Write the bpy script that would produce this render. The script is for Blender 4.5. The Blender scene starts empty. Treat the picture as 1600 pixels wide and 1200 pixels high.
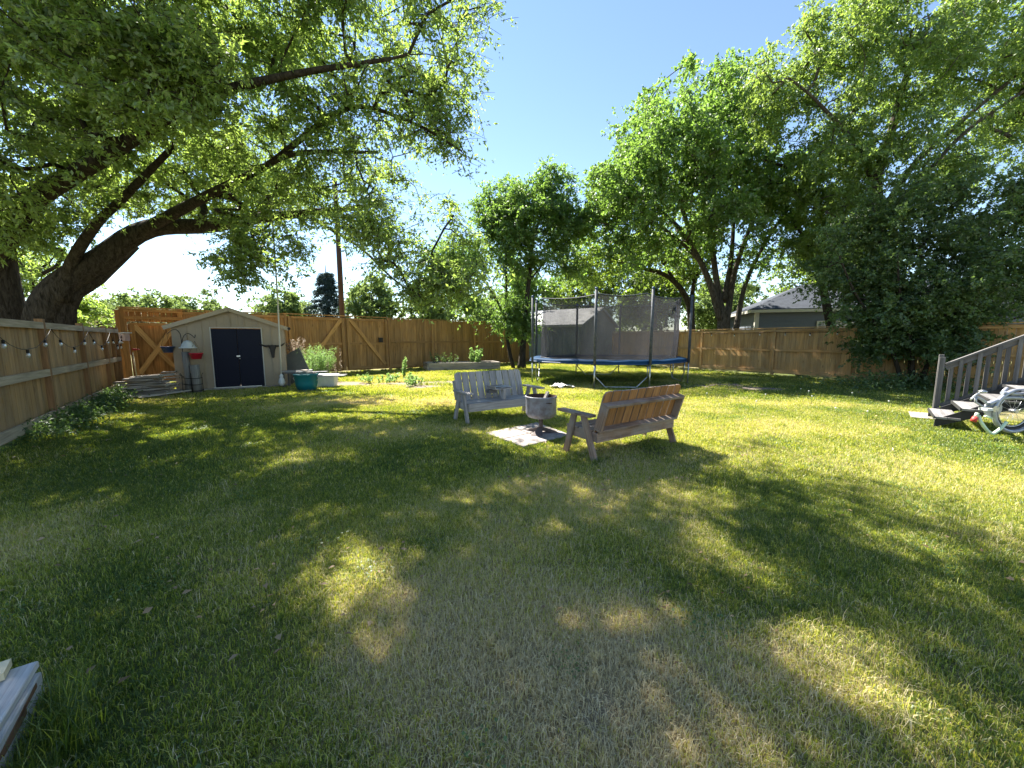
import bpy, bmesh, math, random
import numpy as np
from mathutils import Vector, Matrix
random.seed(7)
R = math.radians
sc = bpy.context.scene
COL = sc.collection
UP = Vector((0, 0, 1))

# ------------------------------------------------------------------ camera
EYE = 1.5
PITCH = math.atan(70 / 590)
_c, _s = math.cos(PITCH), math.sin(PITCH)
cam_d = bpy.data.cameras.new('camera')
cam = bpy.data.objects.new('camera', cam_d)
COL.objects.link(cam)
cam_d.sensor_width = 36
cam_d.lens = 590 / 1600 * 36
cam_d.clip_end = 2000
cam_d.clip_start = 0.05
cam.location = (0, 0, EYE)
cam.rotation_euler = (math.pi / 2 - PITCH, 0, 0)
sc.camera = cam

def _ray(px, py):
    u = (px - 800) / 590; v = (600 - py) / 590
    return u, _c + v * _s, -_s + v * _c
def G(px, py, z=0.0):            # surveyed position on a level plane
    a, b, d = _ray(px, py); t = (z - EYE) / d
    return Vector((a * t, b * t, z))
def P(px, py, Y):                # surveyed position at a given distance
    a, b, d = _ray(px, py); t = Y / b
    return Vector((a * t, Y, EYE + d * t))

# ------------------------------------------------------------------ properties
def tag(o, label=None, cat=None, group=None, kind=None):
    if label: o['label'] = label
    if cat: o['category'] = cat
    if group: o['group'] = group
    if kind: o['kind'] = kind
    return o
def thing(name, label, cat, loc=(0, 0, 0), rz=0.0, group=None):
    o = bpy.data.objects.new(name, None)
    o.empty_display_size = 0.2
    COL.objects.link(o); o.location = loc; o.rotation_euler = (0, 0, rz)
    return tag(o, label, cat, group)

# ------------------------------------------------------------------ materials
def new_mat(name):
    m = bpy.data.materials.new(name); m.use_nodes = True
    nt = m.node_tree; nt.nodes.clear()
    return m, nt, nt.nodes, nt.links
def ramp(nodes, stops):
    r = nodes.new('ShaderNodeValToRGB')
    el = r.color_ramp.elements
    while len(el) < len(stops): el.new(0.5)
    for e, (p, c) in zip(el, stops):
        e.position = p; e.color = (c[0], c[1], c[2], 1)
    return r
def mixc(nodes, links, fac, a, b, mode='MIX'):
    m = nodes.new('ShaderNodeMix'); m.data_type = 'RGBA'; m.blend_type = mode
    for sock, v in ((m.inputs[0], fac), (m.inputs[6], a), (m.inputs[7], b)):
        if hasattr(v, 'links'): links.new(v, sock)
        elif isinstance(v, (int, float)): sock.default_value = v
        else: sock.default_value = (v[0], v[1], v[2], 1)
    return m.outputs[2]
def noise(nodes, links, vec, scale, detail=4, rough=0.55, dist=0.0):
    n = nodes.new('ShaderNodeTexNoise'); n.inputs['Scale'].default_value = scale
    n.inputs['Detail'].default_value = detail; n.inputs['Roughness'].default_value = rough
    n.inputs['Distortion'].default_value = dist
    if vec is not None: links.new(vec, n.inputs['Vector'])
    return n.outputs['Fac']
def mapping(nodes, links, vec, scale):
    m = nodes.new('ShaderNodeMapping'); m.inputs['Scale'].default_value = scale
    links.new(vec, m.inputs['Vector']); return m.outputs['Vector']
def finish(nodes, links, bsdf):
    o = nodes.new('ShaderNodeOutputMaterial'); links.new(bsdf, o.inputs['Surface'])
def bump(nodes, links, h, strength, dist=0.01):
    b = nodes.new('ShaderNodeBump'); b.inputs['Strength'].default_value = strength
    b.inputs['Distance'].default_value = dist
    links.new(h, b.inputs['Height']); return b.outputs['Normal']
def math_(nodes, links, op, a, b=0.0):
    m = nodes.new('ShaderNodeMath'); m.operation = op
    for s, v in ((m.inputs[0], a), (m.inputs[1], b)):
        if hasattr(v, 'links'): links.new(v, s)
        else: s.default_value = v
    return m.outputs[0]

def wood(name, dark, light, stain=None, rough=0.8, grey=None, greyamt=0.5, vary=0.35):
    """grain runs along u of the board's own UV; every board has its own tint"""
    m, nt, N, L = new_mat(name)
    uv = N.new('ShaderNodeUVMap'); uv.uv_map = 'UVMap'
    g1 = noise(N, L, mapping(N, L, uv.outputs[0], (1.5, 45, 1)), 1.0, 6, 0.65, 0.6)
    g2 = noise(N, L, mapping(N, L, uv.outputs[0], (0.9, 9, 1)), 1.0, 3, 0.5, 1.2)
    r = ramp(N, [(0.25, dark), (0.75, light)]); L.new(g1, r.inputs[0])
    at = N.new('ShaderNodeAttribute'); at.attribute_name = 'rnd'
    col = r.outputs[0]
    v = math_(N, L, 'MULTIPLY_ADD', at.outputs['Fac'], vary); v.node.inputs[2].default_value = 1 - vary / 2
    col = mixc(N, L, 1.0, col, v, 'MULTIPLY')
    r2 = ramp(N, [(0.35, (0.62, 0.62, 0.62)), (0.6, (1.1, 1.1, 1.1))]); L.new(g2, r2.inputs[0])
    col = mixc(N, L, 0.7, col, r2.outputs[0], 'MULTIPLY')
    if grey:
        geo = N.new('ShaderNodeNewGeometry')
        n3 = noise(N, L, geo.outputs['Position'], 2.2, 5, 0.65)
        r3 = ramp(N, [(0.42, (0, 0, 0)), (0.62, (greyamt,) * 3)]); L.new(n3, r3.inputs[0])
        col = mixc(N, L, r3.outputs[0], col, grey)
    # knots
    vo = N.new('ShaderNodeTexVoronoi'); vo.inputs['Scale'].default_value = 1.0
    L.new(mapping(N, L, uv.outputs[0], (1.7, 6, 1)), vo.inputs['Vector'])
    rk = ramp(N, [(0.05, (0.35, 0.3, 0.28)), (0.13, (1, 1, 1))]); L.new(vo.outputs['Distance'], rk.inputs[0])
    col = mixc(N, L, 0.8, col, rk.outputs[0], 'MULTIPLY')
    b = N.new('ShaderNodeBsdfPrincipled'); L.new(col, b.inputs['Base Color'])
    b.inputs['Roughness'].default_value = rough
    b.inputs['Specular IOR Level'].default_value = 0.25
    L.new(bump(N, L, g1, 0.5, 0.004), b.inputs['Normal'])
    finish(N, L, b.outputs[0]); return m

def paint(name, col, rough=0.6, metal=0.0, dirt=0.25, dirtcol=(0.08, 0.07, 0.06), scale=6, spec=0.4):
    m, nt, N, L = new_mat(name)
    geo = N.new('ShaderNodeNewGeometry')
    n = noise(N, L, geo.outputs['Position'], scale, 6, 0.65)
    r = ramp(N, [(0.42, (0, 0, 0)), (0.8, (dirt * 1.6,) * 3)]); L.new(n, r.inputs[0])
    c = mixc(N, L, r.outputs[0], col, dirtcol)
    b = N.new('ShaderNodeBsdfPrincipled'); L.new(c, b.inputs['Base Color'])
    b.inputs['Roughness'].default_value = rough; b.inputs['Metallic'].default_value = metal
    b.inputs['Specular IOR Level'].default_value = spec
    L.new(bump(N, L, noise(N, L, geo.outputs['Position'], scale * 8, 3), 0.12, 0.004), b.inputs['Normal'])
    finish(N, L, b.outputs[0]); return m

def bark_mat(name, dark, light, s=1.0):
    m, nt, N, L = new_mat(name)
    geo = N.new('ShaderNodeNewGeometry')
    v = mapping(N, L, geo.outputs['Position'], (9 * s, 9 * s, 2.2 * s))
    n1 = noise(N, L, v, 1.6, 7, 0.7, 0.9)
    n2 = noise(N, L, geo.outputs['Position'], 1.3, 3)
    r = ramp(N, [(0.34, dark), (0.62, light)]); L.new(n1, r.inputs[0])
    c = mixc(N, L, 0.4, r.outputs[0], n2, 'MULTIPLY')
    b = N.new('ShaderNodeBsdfPrincipled'); L.new(c, b.inputs['Base Color'])
    b.inputs['Roughness'].default_value = 0.95; b.inputs['Specular IOR Level'].default_value = 0.1
    L.new(bump(N, L, n1, 1.0, 0.06), b.inputs['Normal'])
    finish(N, L, b.outputs[0]); return m

def leaf_mat(name, dark, light, trans, tfac=0.45, gloss=0.06):
    m, nt, N, L = new_mat(name)
    at = N.new('ShaderNodeAttribute'); at.attribute_name = 'tint'
    r = ramp(N, [(0.0, dark), (1.0, light)]); L.new(at.outputs['Fac'], r.inputs[0])
    d = N.new('ShaderNodeBsdfDiffuse'); L.new(r.outputs[0], d.inputs[0])
    t = N.new('ShaderNodeBsdfTranslucent')
    r2 = ramp(N, [(0.0, tuple(x * 0.6 for x in trans)), (1.0, trans)]); L.new(at.outputs['Fac'], r2.inputs[0])
    L.new(r2.outputs[0], t.inputs[0])
    mx = N.new('ShaderNodeMixShader'); mx.inputs[0].default_value = tfac
    L.new(d.outputs[0], mx.inputs[1]); L.new(t.outputs[0], mx.inputs[2])
    g = N.new('ShaderNodeBsdfGlossy'); g.inputs['Roughness'].default_value = 0.5
    g.inputs[0].default_value = (1, 1, 1, 1)
    m2 = N.new('ShaderNodeMixShader'); m2.inputs[0].default_value = gloss
    L.new(mx.outputs[0], m2.inputs[1]); L.new(g.outputs[0], m2.inputs[2])
    finish(N, L, m2.outputs[0]); return m

M = {}
M['cedar_front'] = wood('cedar_front', (0.23, 0.115, 0.038), (0.49, 0.28, 0.105), vary=0.45, grey=(0.28, 0.19, 0.11), greyamt=0.25)
M['cedar_deep'] = wood('cedar_deep', (0.26, 0.11, 0.03), (0.50, 0.25, 0.08), vary=0.4)
M['treated'] = wood('treated', (0.28, 0.15, 0.06), (0.52, 0.325, 0.145), vary=0.55, grey=(0.36, 0.26, 0.16), greyamt=0.45)
M['rail_pale'] = wood('rail_pale', (0.32, 0.25, 0.175), (0.52, 0.425, 0.32), vary=0.25)
M['post_brown'] = wood('post_brown', (0.17, 0.085, 0.035), (0.34, 0.19, 0.085), vary=0.25)
M['yard_wood'] = wood('yard_wood', (0.31, 0.165, 0.058), (0.56, 0.33, 0.13), vary=0.42, grey=(0.38, 0.29, 0.17), greyamt=0.35)
M['bench_grey'] = wood('bench_grey', (0.15, 0.14, 0.13), (0.50, 0.465, 0.43), vary=0.35, grey=(0.42, 0.36, 0.30), greyamt=0.35)
M['bench_red'] = wood('bench_red', (0.12, 0.07, 0.045), (0.38, 0.245, 0.165), vary=0.35, grey=(0.32, 0.28, 0.24), greyamt=0.6)
M['bench_warm'] = wood('bench_warm', (0.20, 0.085, 0.03), (0.46, 0.23, 0.09), vary=0.4)
M['old_board'] = wood('old_board', (0.17, 0.14, 0.11), (0.60, 0.53, 0.45), vary=0.6)
M['white_wood'] = wood('white_wood', (0.10, 0.095, 0.09), (0.60, 0.59, 0.58), vary=0.15, grey=(0.55, 0.52, 0.48), greyamt=0.35)
M['stair_wood'] = wood('stair_wood', (0.085, 0.08, 0.078), (0.19, 0.18, 0.175), vary=0.25)
M['tread_wood'] = wood('tread_wood', (0.10, 0.095, 0.095), (0.30, 0.285, 0.275), vary=0.3)
M['cedar_brace'] = wood('cedar_brace', (0.42, 0.21, 0.07), (0.74, 0.43, 0.16), vary=0.3)
M['panel_green'] = paint('panel_green', (0.13, 0.135, 0.12), 0.8)
M['log_pale'] = wood('log_pale', (0.13, 0.12, 0.10), (0.34, 0.32, 0.28), vary=0.2, grey=(0.2, 0.18, 0.15), greyamt=0.5)
M['pole_wood'] = wood('pole_wood', (0.045, 0.026, 0.02), (0.10, 0.058, 0.042))
M['shed_tan'] = paint('shed_tan', (0.34, 0.265, 0.175), 0.55, dirt=0.12, scale=3)
M['shed_trim'] = paint('shed_trim', (0.37, 0.295, 0.2), 0.5, dirt=0.1)
M['door_navy'] = paint('door_navy', (0.003, 0.0045, 0.016), 0.55, spec=.2, dirt=0.03, dirtcol=(0.03, 0.03, 0.04))
M['white_trim'] = paint('white_trim', (0.5, 0.47, 0.41), 0.5, dirt=0.15)
M['black_iron'] = paint('black_iron', (0.02, 0.018, 0.016), 0.55, 0.3, dirt=0.2, dirtcol=(0.09, 0.05, 0.03))
M['steel'] = paint('steel', (0.5, 0.51, 0.52), 0.35, 0.85, dirt=0.25, dirtcol=(0.2, 0.17, 0.14))
M['pit_steel'] = paint('pit_steel', (0.25, 0.26, 0.29), 0.6, 0.3, dirt=0.62, dirtcol=(0.10, 0.055, 0.035), scale=9)
M['soot'] = paint('soot', (0.045, 0.028, 0.02), 0.9, dirt=0.5, dirtcol=(0.14, 0.06, 0.03))
M['pit_base'] = paint('pit_base', (0.13, 0.10, 0.09), 0.75, 0.2, dirt=0.5, dirtcol=(0.07, 0.06, 0.06))
M['blue_pad'] = paint('blue_pad', (0.006, 0.034, 0.085), 0.7, dirt=0.3, dirtcol=(0.02, 0.06, 0.12), scale=5, spec=0.12)
M['blue_edge'] = paint('blue_edge', (0.01, 0.05, 0.14), 0.5, dirt=0.2)
M['foam_sleeve'] = paint('foam_sleeve', (0.035, 0.042, 0.055), 0.7, dirt=0.4, dirtcol=(0.2, 0.2, 0.2), scale=14)
M['mat_black'] = paint('mat_black', (0.02, 0.02, 0.022), 0.8, dirt=0.2)
M['teal_plastic'] = paint('teal_plastic', (0.008, 0.17, 0.19), 0.45, dirt=0.15)
M['white_plastic'] = paint('white_plastic', (0.62, 0.62, 0.6), 0.5, dirt=0.3, dirtcol=(0.3, 0.28, 0.24))
M['red_plastic'] = paint('red_plastic', (0.55, 0.02, 0.045), 0.4, dirt=0.1)
M['navy_plastic'] = paint('navy_plastic', (0.02, 0.045, 0.13), 0.45, dirt=0.1)
M['fibre'] = paint('fibre', (0.72, 0.7, 0.64), 0.9, dirt=0.3, dirtcol=(0.35, 0.33, 0.28), scale=30)
M['rope'] = paint('rope', (0.62, 0.58, 0.5), 0.9, dirt=0.3, dirtcol=(0.3, 0.27, 0.22), scale=30)
M['garage_wall'] = paint('garage_wall', (0.28, 0.31, 0.335), 0.7, dirt=0.12, scale=2)
M['house_wall'] = paint('house_wall', (0.115, 0.13, 0.155), 0.7, dirt=0.12, scale=2)
M['cream_wall'] = paint('cream_wall', (0.6, 0.55, 0.45), 0.8, dirt=0.15)
M['bike_silver'] = paint('bike_silver', (0.36, 0.37, 0.41), 0.35, 0.35, dirt=0.12)
M['bike_lime'] = paint('bike_lime', (0.62, 0.74, 0.52), 0.35, dirt=0.1)
M['bike_red'] = paint('bike_red', (0.6, 0.06, 0.05), 0.5, dirt=0.1)
M['rubber'] = paint('rubber', (0.02, 0.02, 0.02), 0.7, dirt=0.2)
M['pink_paint'] = paint('pink_paint', (0.55, 0.38, 0.34), 0.7, dirt=0.2)
M['pale_board'] = paint('pale_board', (0.62, 0.52, 0.33), 0.7, dirt=0.15)

def concrete_mat(name, col, edge):
    m, nt, N, L = new_mat(name)
    geo = N.new('ShaderNodeNewGeometry'); p = geo.outputs['Position']
    n = noise(N, L, p, 5, 8, 0.7); n2 = noise(N, L, p, 60, 3, 0.6)
    r = ramp(N, [(0.3, edge), (0.62, col)]); L.new(n, r.inputs[0])
    c = mixc(N, L, 0.35, r.outputs[0], n2, 'MULTIPLY')
    b = N.new('ShaderNodeBsdfPrincipled'); L.new(c, b.inputs['Base Color']); b.inputs['Roughness'].default_value = 0.92
    L.new(bump(N, L, n2, 0.5, 0.006), b.inputs['Normal']); finish(N, L, b.outputs[0]); return m
M['concrete'] = concrete_mat('concrete', (0.42, 0.37, 0.34), (0.17, 0.14, 0.12))
M['paver'] = concrete_mat('paver', (0.45, 0.42, 0.38), (0.28, 0.25, 0.2))
M['asphalt_tar'] = concrete_mat('asphalt_tar', (0.3, 0.3, 0.3), (0.18, 0.18, 0.18))

def shingle_mat(name, a, b_):
    m, nt, N, L = new_mat(name)
    uv = N.new('ShaderNodeUVMap'); uv.uv_map = 'UVMap'
    br = N.new('ShaderNodeTexBrick'); br.inputs['Scale'].default_value = 1.0
    br.inputs['Color1'].default_value = (*a, 1); br.inputs['Color2'].default_value = (*b_, 1)
    br.inputs['Mortar'].default_value = (a[0] * 0.4, a[1] * 0.4, a[2] * 0.4, 1)
    br.inputs['Mortar Size'].default_value = 0.008; br.inputs['Brick Width'].default_value = 0.3; br.inputs['Row Height'].default_value = 0.14
    L.new(uv.outputs[0], br.inputs['Vector'])
    geo = N.new('ShaderNodeNewGeometry')
    n = noise(N, L, geo.outputs['Position'], 1.5, 6, 0.7)
    c = mixc(N, L, 0.5, br.outputs[0], n, 'MULTIPLY')
    b = N.new('ShaderNodeBsdfPrincipled'); L.new(c, b.inputs['Base Color']); b.inputs['Roughness'].default_value = 0.9
    finish(N, L, b.outputs[0]); return m
M['shingle_grey'] = shingle_mat('shingle_grey', (0.42, 0.41, 0.41), (0.56, 0.55, 0.55))
M['shingle_dark'] = shingle_mat('shingle_dark', (0.03, 0.036, 0.05), (0.055, 0.065, 0.085))

def net_mat():
    m, nt, N, L = new_mat('net_mesh')
    geo = N.new('ShaderNodeNewGeometry')
    n = noise(N, L, geo.outputs['Position'], 2.0, 4, 0.6)
    d = N.new('ShaderNodeBsdfDiffuse'); d.inputs[0].default_value = (0.055, 0.055, 0.062, 1)
    t = N.new('ShaderNodeBsdfTranslucent'); t.inputs[0].default_value = (0.06, 0.06, 0.065, 1)
    a = N.new('ShaderNodeMixShader'); a.inputs[0].default_value = 0.5
    L.new(d.outputs[0], a.inputs[1]); L.new(t.outputs[0], a.inputs[2])
    tr = N.new('ShaderNodeBsdfTransparent')
    mx = N.new('ShaderNodeMixShader')
    r = ramp(N, [(0.3, (0.44,) * 3), (0.7, (0.56,) * 3)]); L.new(n, r.inputs[0])
    L.new(r.outputs[0], mx.inputs[0]); L.new(tr.outputs[0], mx.inputs[1]); L.new(a.outputs[0], mx.inputs[2])
    finish(N, L, mx.outputs[0]); return m
M['net'] = net_mat()
def glass_mat():
    m, nt, N, L = new_mat('bulb_glass')
    b = N.new('ShaderNodeBsdfPrincipled'); b.inputs['Base Color'].default_value = (0.95, 0.93, 0.88, 1)
    b.inputs['Roughness'].default_value = 0.05; b.inputs['Transmission Weight'].default_value = 0.6
    finish(N, L, b.outputs[0]); return m
M['bulb_glass'] = glass_mat()
M['window_glass'] = paint('window_glass', (0.05, 0.06, 0.07), 0.08, dirt=0.05, spec=0.8)

M['bark_dark'] = bark_mat('bark_dark', (0.02, 0.016, 0.012), (0.10, 0.082, 0.065))
M['bark_mid'] = bark_mat('bark_mid', (0.035, 0.03, 0.024), (0.17, 0.145, 0.12))
M['twig'] = paint('twig', (0.12, 0.095, 0.07), 0.9)
M['leaf_maple'] = leaf_mat('leaf_maple', (0.05, 0.09, 0.02), (0.16, 0.235, 0.055), (0.43, 0.60, 0.10), 0.55, 0.05)
M['leaf_elm'] = leaf_mat('leaf_elm', (0.045, 0.09, 0.02), (0.13, 0.22, 0.045), (0.34, 0.56, 0.08), 0.5, 0.05)
M['leaf_ash'] = leaf_mat('leaf_ash', (0.05, 0.105, 0.022), (0.16, 0.25, 0.05), (0.43, 0.60, 0.09), 0.54, 0.05)
M['leaf_mid'] = leaf_mat('leaf_mid', (0.038, 0.07, 0.013), (0.11, 0.17, 0.028), (0.36, 0.52, 0.05), 0.5, 0.05)
M['leaf_lilac'] = leaf_mat('leaf_lilac', (0.035, 0.065, 0.022), (0.12, 0.18, 0.06), (0.26, 0.42, 0.08), 0.42, 0.035)
M['leaf_far'] = leaf_mat('leaf_far', (0.07, 0.12, 0.035), (0.16, 0.23, 0.065), (0.34, 0.46, 0.12), 0.45, 0.02)
M['leaf_tan'] = leaf_mat('leaf_tan', (0.15, 0.12, 0.07), (0.27, 0.23, 0.13), (0.35, 0.33, 0.16), 0.35, 0.02)
M['needle'] = leaf_mat('needle', (0.03, 0.055, 0.05), (0.075, 0.115, 0.105), (0.07, 0.11, 0.09), 0.25, 0.02)
M['leaf_dead'] = leaf_mat('leaf_dead', (0.16, 0.10, 0.05), (0.42, 0.30, 0.16), (0.3, 0.2, 0.1), 0.2, 0.02)
M['leaf_weed'] = leaf_mat('leaf_weed', (0.04, 0.08, 0.03), (0.10, 0.17, 0.06), (0.2, 0.34, 0.07), 0.35, 0.03)
M['fern'] = leaf_mat('fern', (0.10, 0.20, 0.05), (0.22, 0.36, 0.10), (0.38, 0.6, 0.15), 0.5, 0.04)
M['dry_stalk'] = leaf_mat('dry_stalk', (0.25, 0.17, 0.11), (0.5, 0.38, 0.27), (0.5, 0.4, 0.3), 0.3, 0.02)

# ------------------------------------------------------------------ mesh builder
class MB:
    def __init__(s): s.v = []; s.f = []; s.uv = []; s.r = []; s.mi = []; s.sm = []
    def face(s, idx, uv=None, r=None, mi=0, smooth=False):
        s.f.append(tuple(idx)); s.uv.append(uv or [(s.v[i][0], s.v[i][2]) for i in idx])
        s.r.append(random.random() if r is None else r); s.mi.append(mi); s.sm.append(smooth)
    def hexa(s, P8, length_axis=0, r=None, mi=0, mis=None):
        """P8: 8 corners, index = x + 2*y + 4*z; grain along the given axis"""
        b = len(s.v); s.v += [tuple(p) for p in P8]
        r = random.random() if r is None else r
        ou, ov = random.uniform(0, 40), random.uniform(0, 40)
        V = [Vector(p) for p in P8]
        d = [(V[1] - V[0]).length, (V[2] - V[0]).length, (V[4] - V[0]).length]
        q = [((0, 4, 6, 2), 0), ((1, 3, 7, 5), 0), ((0, 1, 5, 4), 1), ((2, 6, 7, 3), 1), ((0, 2, 3, 1), 2), ((4, 5, 7, 6), 2)]
        for k, (idx, ax) in enumerate(q):
            uvs = []
            for i in idx:
                c = ((i & 1) * d[0], ((i >> 1) & 1) * d[1], (i >> 2) * d[2])
                u = c[length_axis]; o = [a for a in range(3) if a != length_axis]
                vv = c[o[0]] + c[o[1]] * 1.0 + (0.7 if ax == o[0] else 0)
                uvs.append((u + ou, vv + ov))
            s.face([b + i for i in idx], uvs, r, mis[k] if mis else mi)
    def box(s, c, size, axis=None, mat=None, r=None, mi=0, mis=None):
        c = Vector(c); h = Vector(size) / 2
        ps = [Vector(((x * 2 - 1) * h.x, (y * 2 - 1) * h.y, (z * 2 - 1) * h.z)) for z in (0, 1) for y in (0, 1) for x in (0, 1)]
        if mat is not None: ps = [mat @ p for p in ps]
        if axis is None: axis = max(range(3), key=lambda a: size[a])
        s.hexa([c + p for p in ps], axis, r, mi, mis)
    def beam(s, p0, p1, w, h, up=UP, r=None, mi=0, mis=None, w1=None, h1=None):
        """w across (perp. to up), h along up"""
        p0 = Vector(p0); p1 = Vector(p1); d = (p1 - p0).normalized()
        up = Vector(up); sd = d.cross(up)
        if sd.length < 1e-4: sd = d.cross(Vector((0, 1, 0)))
        sd.normalize(); u = sd.cross(d).normalized()
        w1 = w if w1 is None else w1; h1 = h if h1 is None else h1
        ps = []
        for z in (-1, 1):
            for y in (-1, 1):
                for (p, ww, hh) in ((p0, w, h), (p1, w1, h1)):
                    ps.append(p - sd * (y * ww / 2) + u * (z * hh / 2))
        s.hexa(ps, 0, r, mi, mis)
    def tube(s, pts, rad, n=8, cap=True, r=None, mi=0, smooth=True, wob=0.0):
        pts = [Vector(p) for p in pts]; m = len(pts)
        rads = rad if isinstance(rad, (list, tuple, np.ndarray)) else [rad] * m
        b = len(s.v); r = random.random() if r is None else r
        t0 = (pts[1] - pts[0]).normalized()
        a = t0.cross(UP)
        if a.length < 1e-3: a = t0.cross(Vector((1, 0, 0)))
        a.normalize(); L = 0
        for i, p in enumerate(pts):
            t = (pts[min(i + 1, m - 1)] - pts[max(i - 1, 0)])
            if t.length < 1e-9: t = t0
            t.normalize(); a = (a - t * a.dot(t)).normalized(); bb = t.cross(a)
            for k in range(n):
                an = 2 * math.pi * k / n
                rr = rads[i] * (1 + (wob * math.sin(an * 3 + i * 0.7 + r * 9) * 0.6 + wob * math.sin(an * 5 + i * 0.31) * 0.4 if wob else 0))
                s.v.append(tuple(p + a * (rr * math.cos(an)) + bb * (rr * math.sin(an))))
        for i in range(m - 1):
            l1 = L + (pts[i + 1] - pts[i]).length
            for k in range(n):
                k2 = (k + 1) % n
                s.face([b + i * n + k, b + i * n + k2, b + (i + 1) * n + k2, b + (i + 1) * n + k],
                       [(L, k * 0.1), (L, k * 0.1 + 0.1), (l1, k * 0.1 + 0.1), (l1, k * 0.1)], r, mi, smooth)
            L = l1
        if cap:
            s.face([b + k for k in reversed(range(n))], None, r, mi); s.face([b + (m - 1) * n + k for k in range(n)], None, r, mi)
    def lathe(s, prof, c=(0, 0, 0), n=24, mi=0, a0=0, a1=2 * math.pi, smooth=True, sx=1, sy=1):
        b = len(s.v); m = len(prof); full = abs(a1 - a0 - 2 * math.pi) < 1e-4
        cols = n if full else n + 1; r = random.random()
        for k in range(cols):
            an = a0 + (a1 - a0) * k / n
            for (rr, z) in prof: s.v.append((c[0] + rr * sx * math.cos(an), c[1] + rr * sy * math.sin(an), c[2] + z))
        for k in range(n):
            k2 = (k + 1) % cols if full else k + 1
            for i in range(m - 1):
                s.face([b + k * m + i, b + k2 * m + i, b + k2 * m + i + 1, b + k * m + i + 1],
                       [(k / n, prof[i][1]), ((k + 1) / n, prof[i][1]), ((k + 1) / n, prof[i + 1][1]), (k / n, prof[i + 1][1])], r, mi, smooth)
    def prism(s, outline, thick, mat, mi=0, r=None):
        """outline in local xy, extruded along local z by thick, placed by mat"""
        n = len(outline); b = len(s.v); r = random.random() if r is None else r
        for z in (0, thick):
            for (x, y) in outline: s.v.append(tuple(mat @ Vector((x, y, z))))
        o = random.uniform(0, 30)
        s.face([b + i for i in reversed(range(n))], [(outline[i][1] + o, outline[i][0] + o) for i in reversed(range(n))], r, mi)
        s.face([b + n + i for i in range(n)], [(outline[i][1] + o, outline[i][0] + o) for i in range(n)], r, mi)
        for i in range(n):
            j = (i + 1) % n
            s.face([b + i, b + j, b + n + j, b + n + i], [(outline[i][1] + o, 0 + o), (outline[j][1] + o, 0 + o), (outline[j][1] + o, thick + o), (outline[i][1] + o, thick + o)], r, mi)
    def quad(s, a, b_, c, d, mi=0, uv=None):
        b = len(s.v); s.v += [tuple(a), tuple(b_), tuple(c), tuple(d)]
        s.face([b, b + 1, b + 2, b + 3], uv, None, mi)
    def build(s, name, mats, parent=None, world=True, bev=0.0, label=None):
        me = bpy.data.meshes.new(name)
        off = Vector((0, 0, 0)); inv = None
        if parent is not None and world:
            inv = (Matrix.Translation(parent.location) @ parent.rotation_euler.to_matrix().to_4x4()).inverted()
            if parent.parent is not None: inv = inv @ Matrix.Translation(parent.parent.location).inverted()
        vs = [tuple(inv @ Vector(v)) for v in s.v] if inv is not None else s.v
        me.from_pydata(vs, [], s.f)
        uvl = me.uv_layers.new(name='UVMap')
        uvl.data.foreach_set('uv', np.array([c for f in s.uv for uv in f for c in uv[:2]], dtype=np.float32))
        at = me.attributes.new('rnd', 'FLOAT', 'FACE'); at.data.foreach_set('value', np.array(s.r, dtype=np.float32))
        me.polygons.foreach_set('material_index', s.mi); me.polygons.foreach_set('use_smooth', s.sm)
        for m in (mats if isinstance(mats, (list, tuple)) else [mats]): me.materials.append(m)
        me.update()
        o = bpy.data.objects.new(name, me); COL.objects.link(o)
        if parent is not None: o.parent = parent
        if bev:
            bm = o.modifiers.new('bevel', 'BEVEL'); bm.width = bev; bm.segments = 1; bm.limit_method = 'ANGLE'
        if label: o['label'] = label
        return o
def copy_tree(o, parent=None):
    c = o.copy(); COL.objects.link(c); c.parent = parent
    for ch in list(o.children): copy_tree(ch, c)
    return c
def spline(pts, step=0.25):
    pts = [Vector(p) for p in pts]; out = []
    q = [pts[0] * 2 - pts[1]] + pts + [pts[-1] * 2 - pts[-2]]
    for i in range(1, len(q) - 2):
        n = max(1, int((q[i + 1] - q[i]).length / step))
        for k in range(n):
            t = k / n
            out.append(0.5 * ((2 * q[i]) + (q[i + 1] - q[i - 1]) * t + (2 * q[i - 1] - 5 * q[i] + 4 * q[i + 1] - q[i + 2]) * t * t + (3 * q[i] - q[i - 1] - 3 * q[i + 1] + q[i + 2]) * t ** 3))
    out.append(pts[-1]); return out

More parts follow.
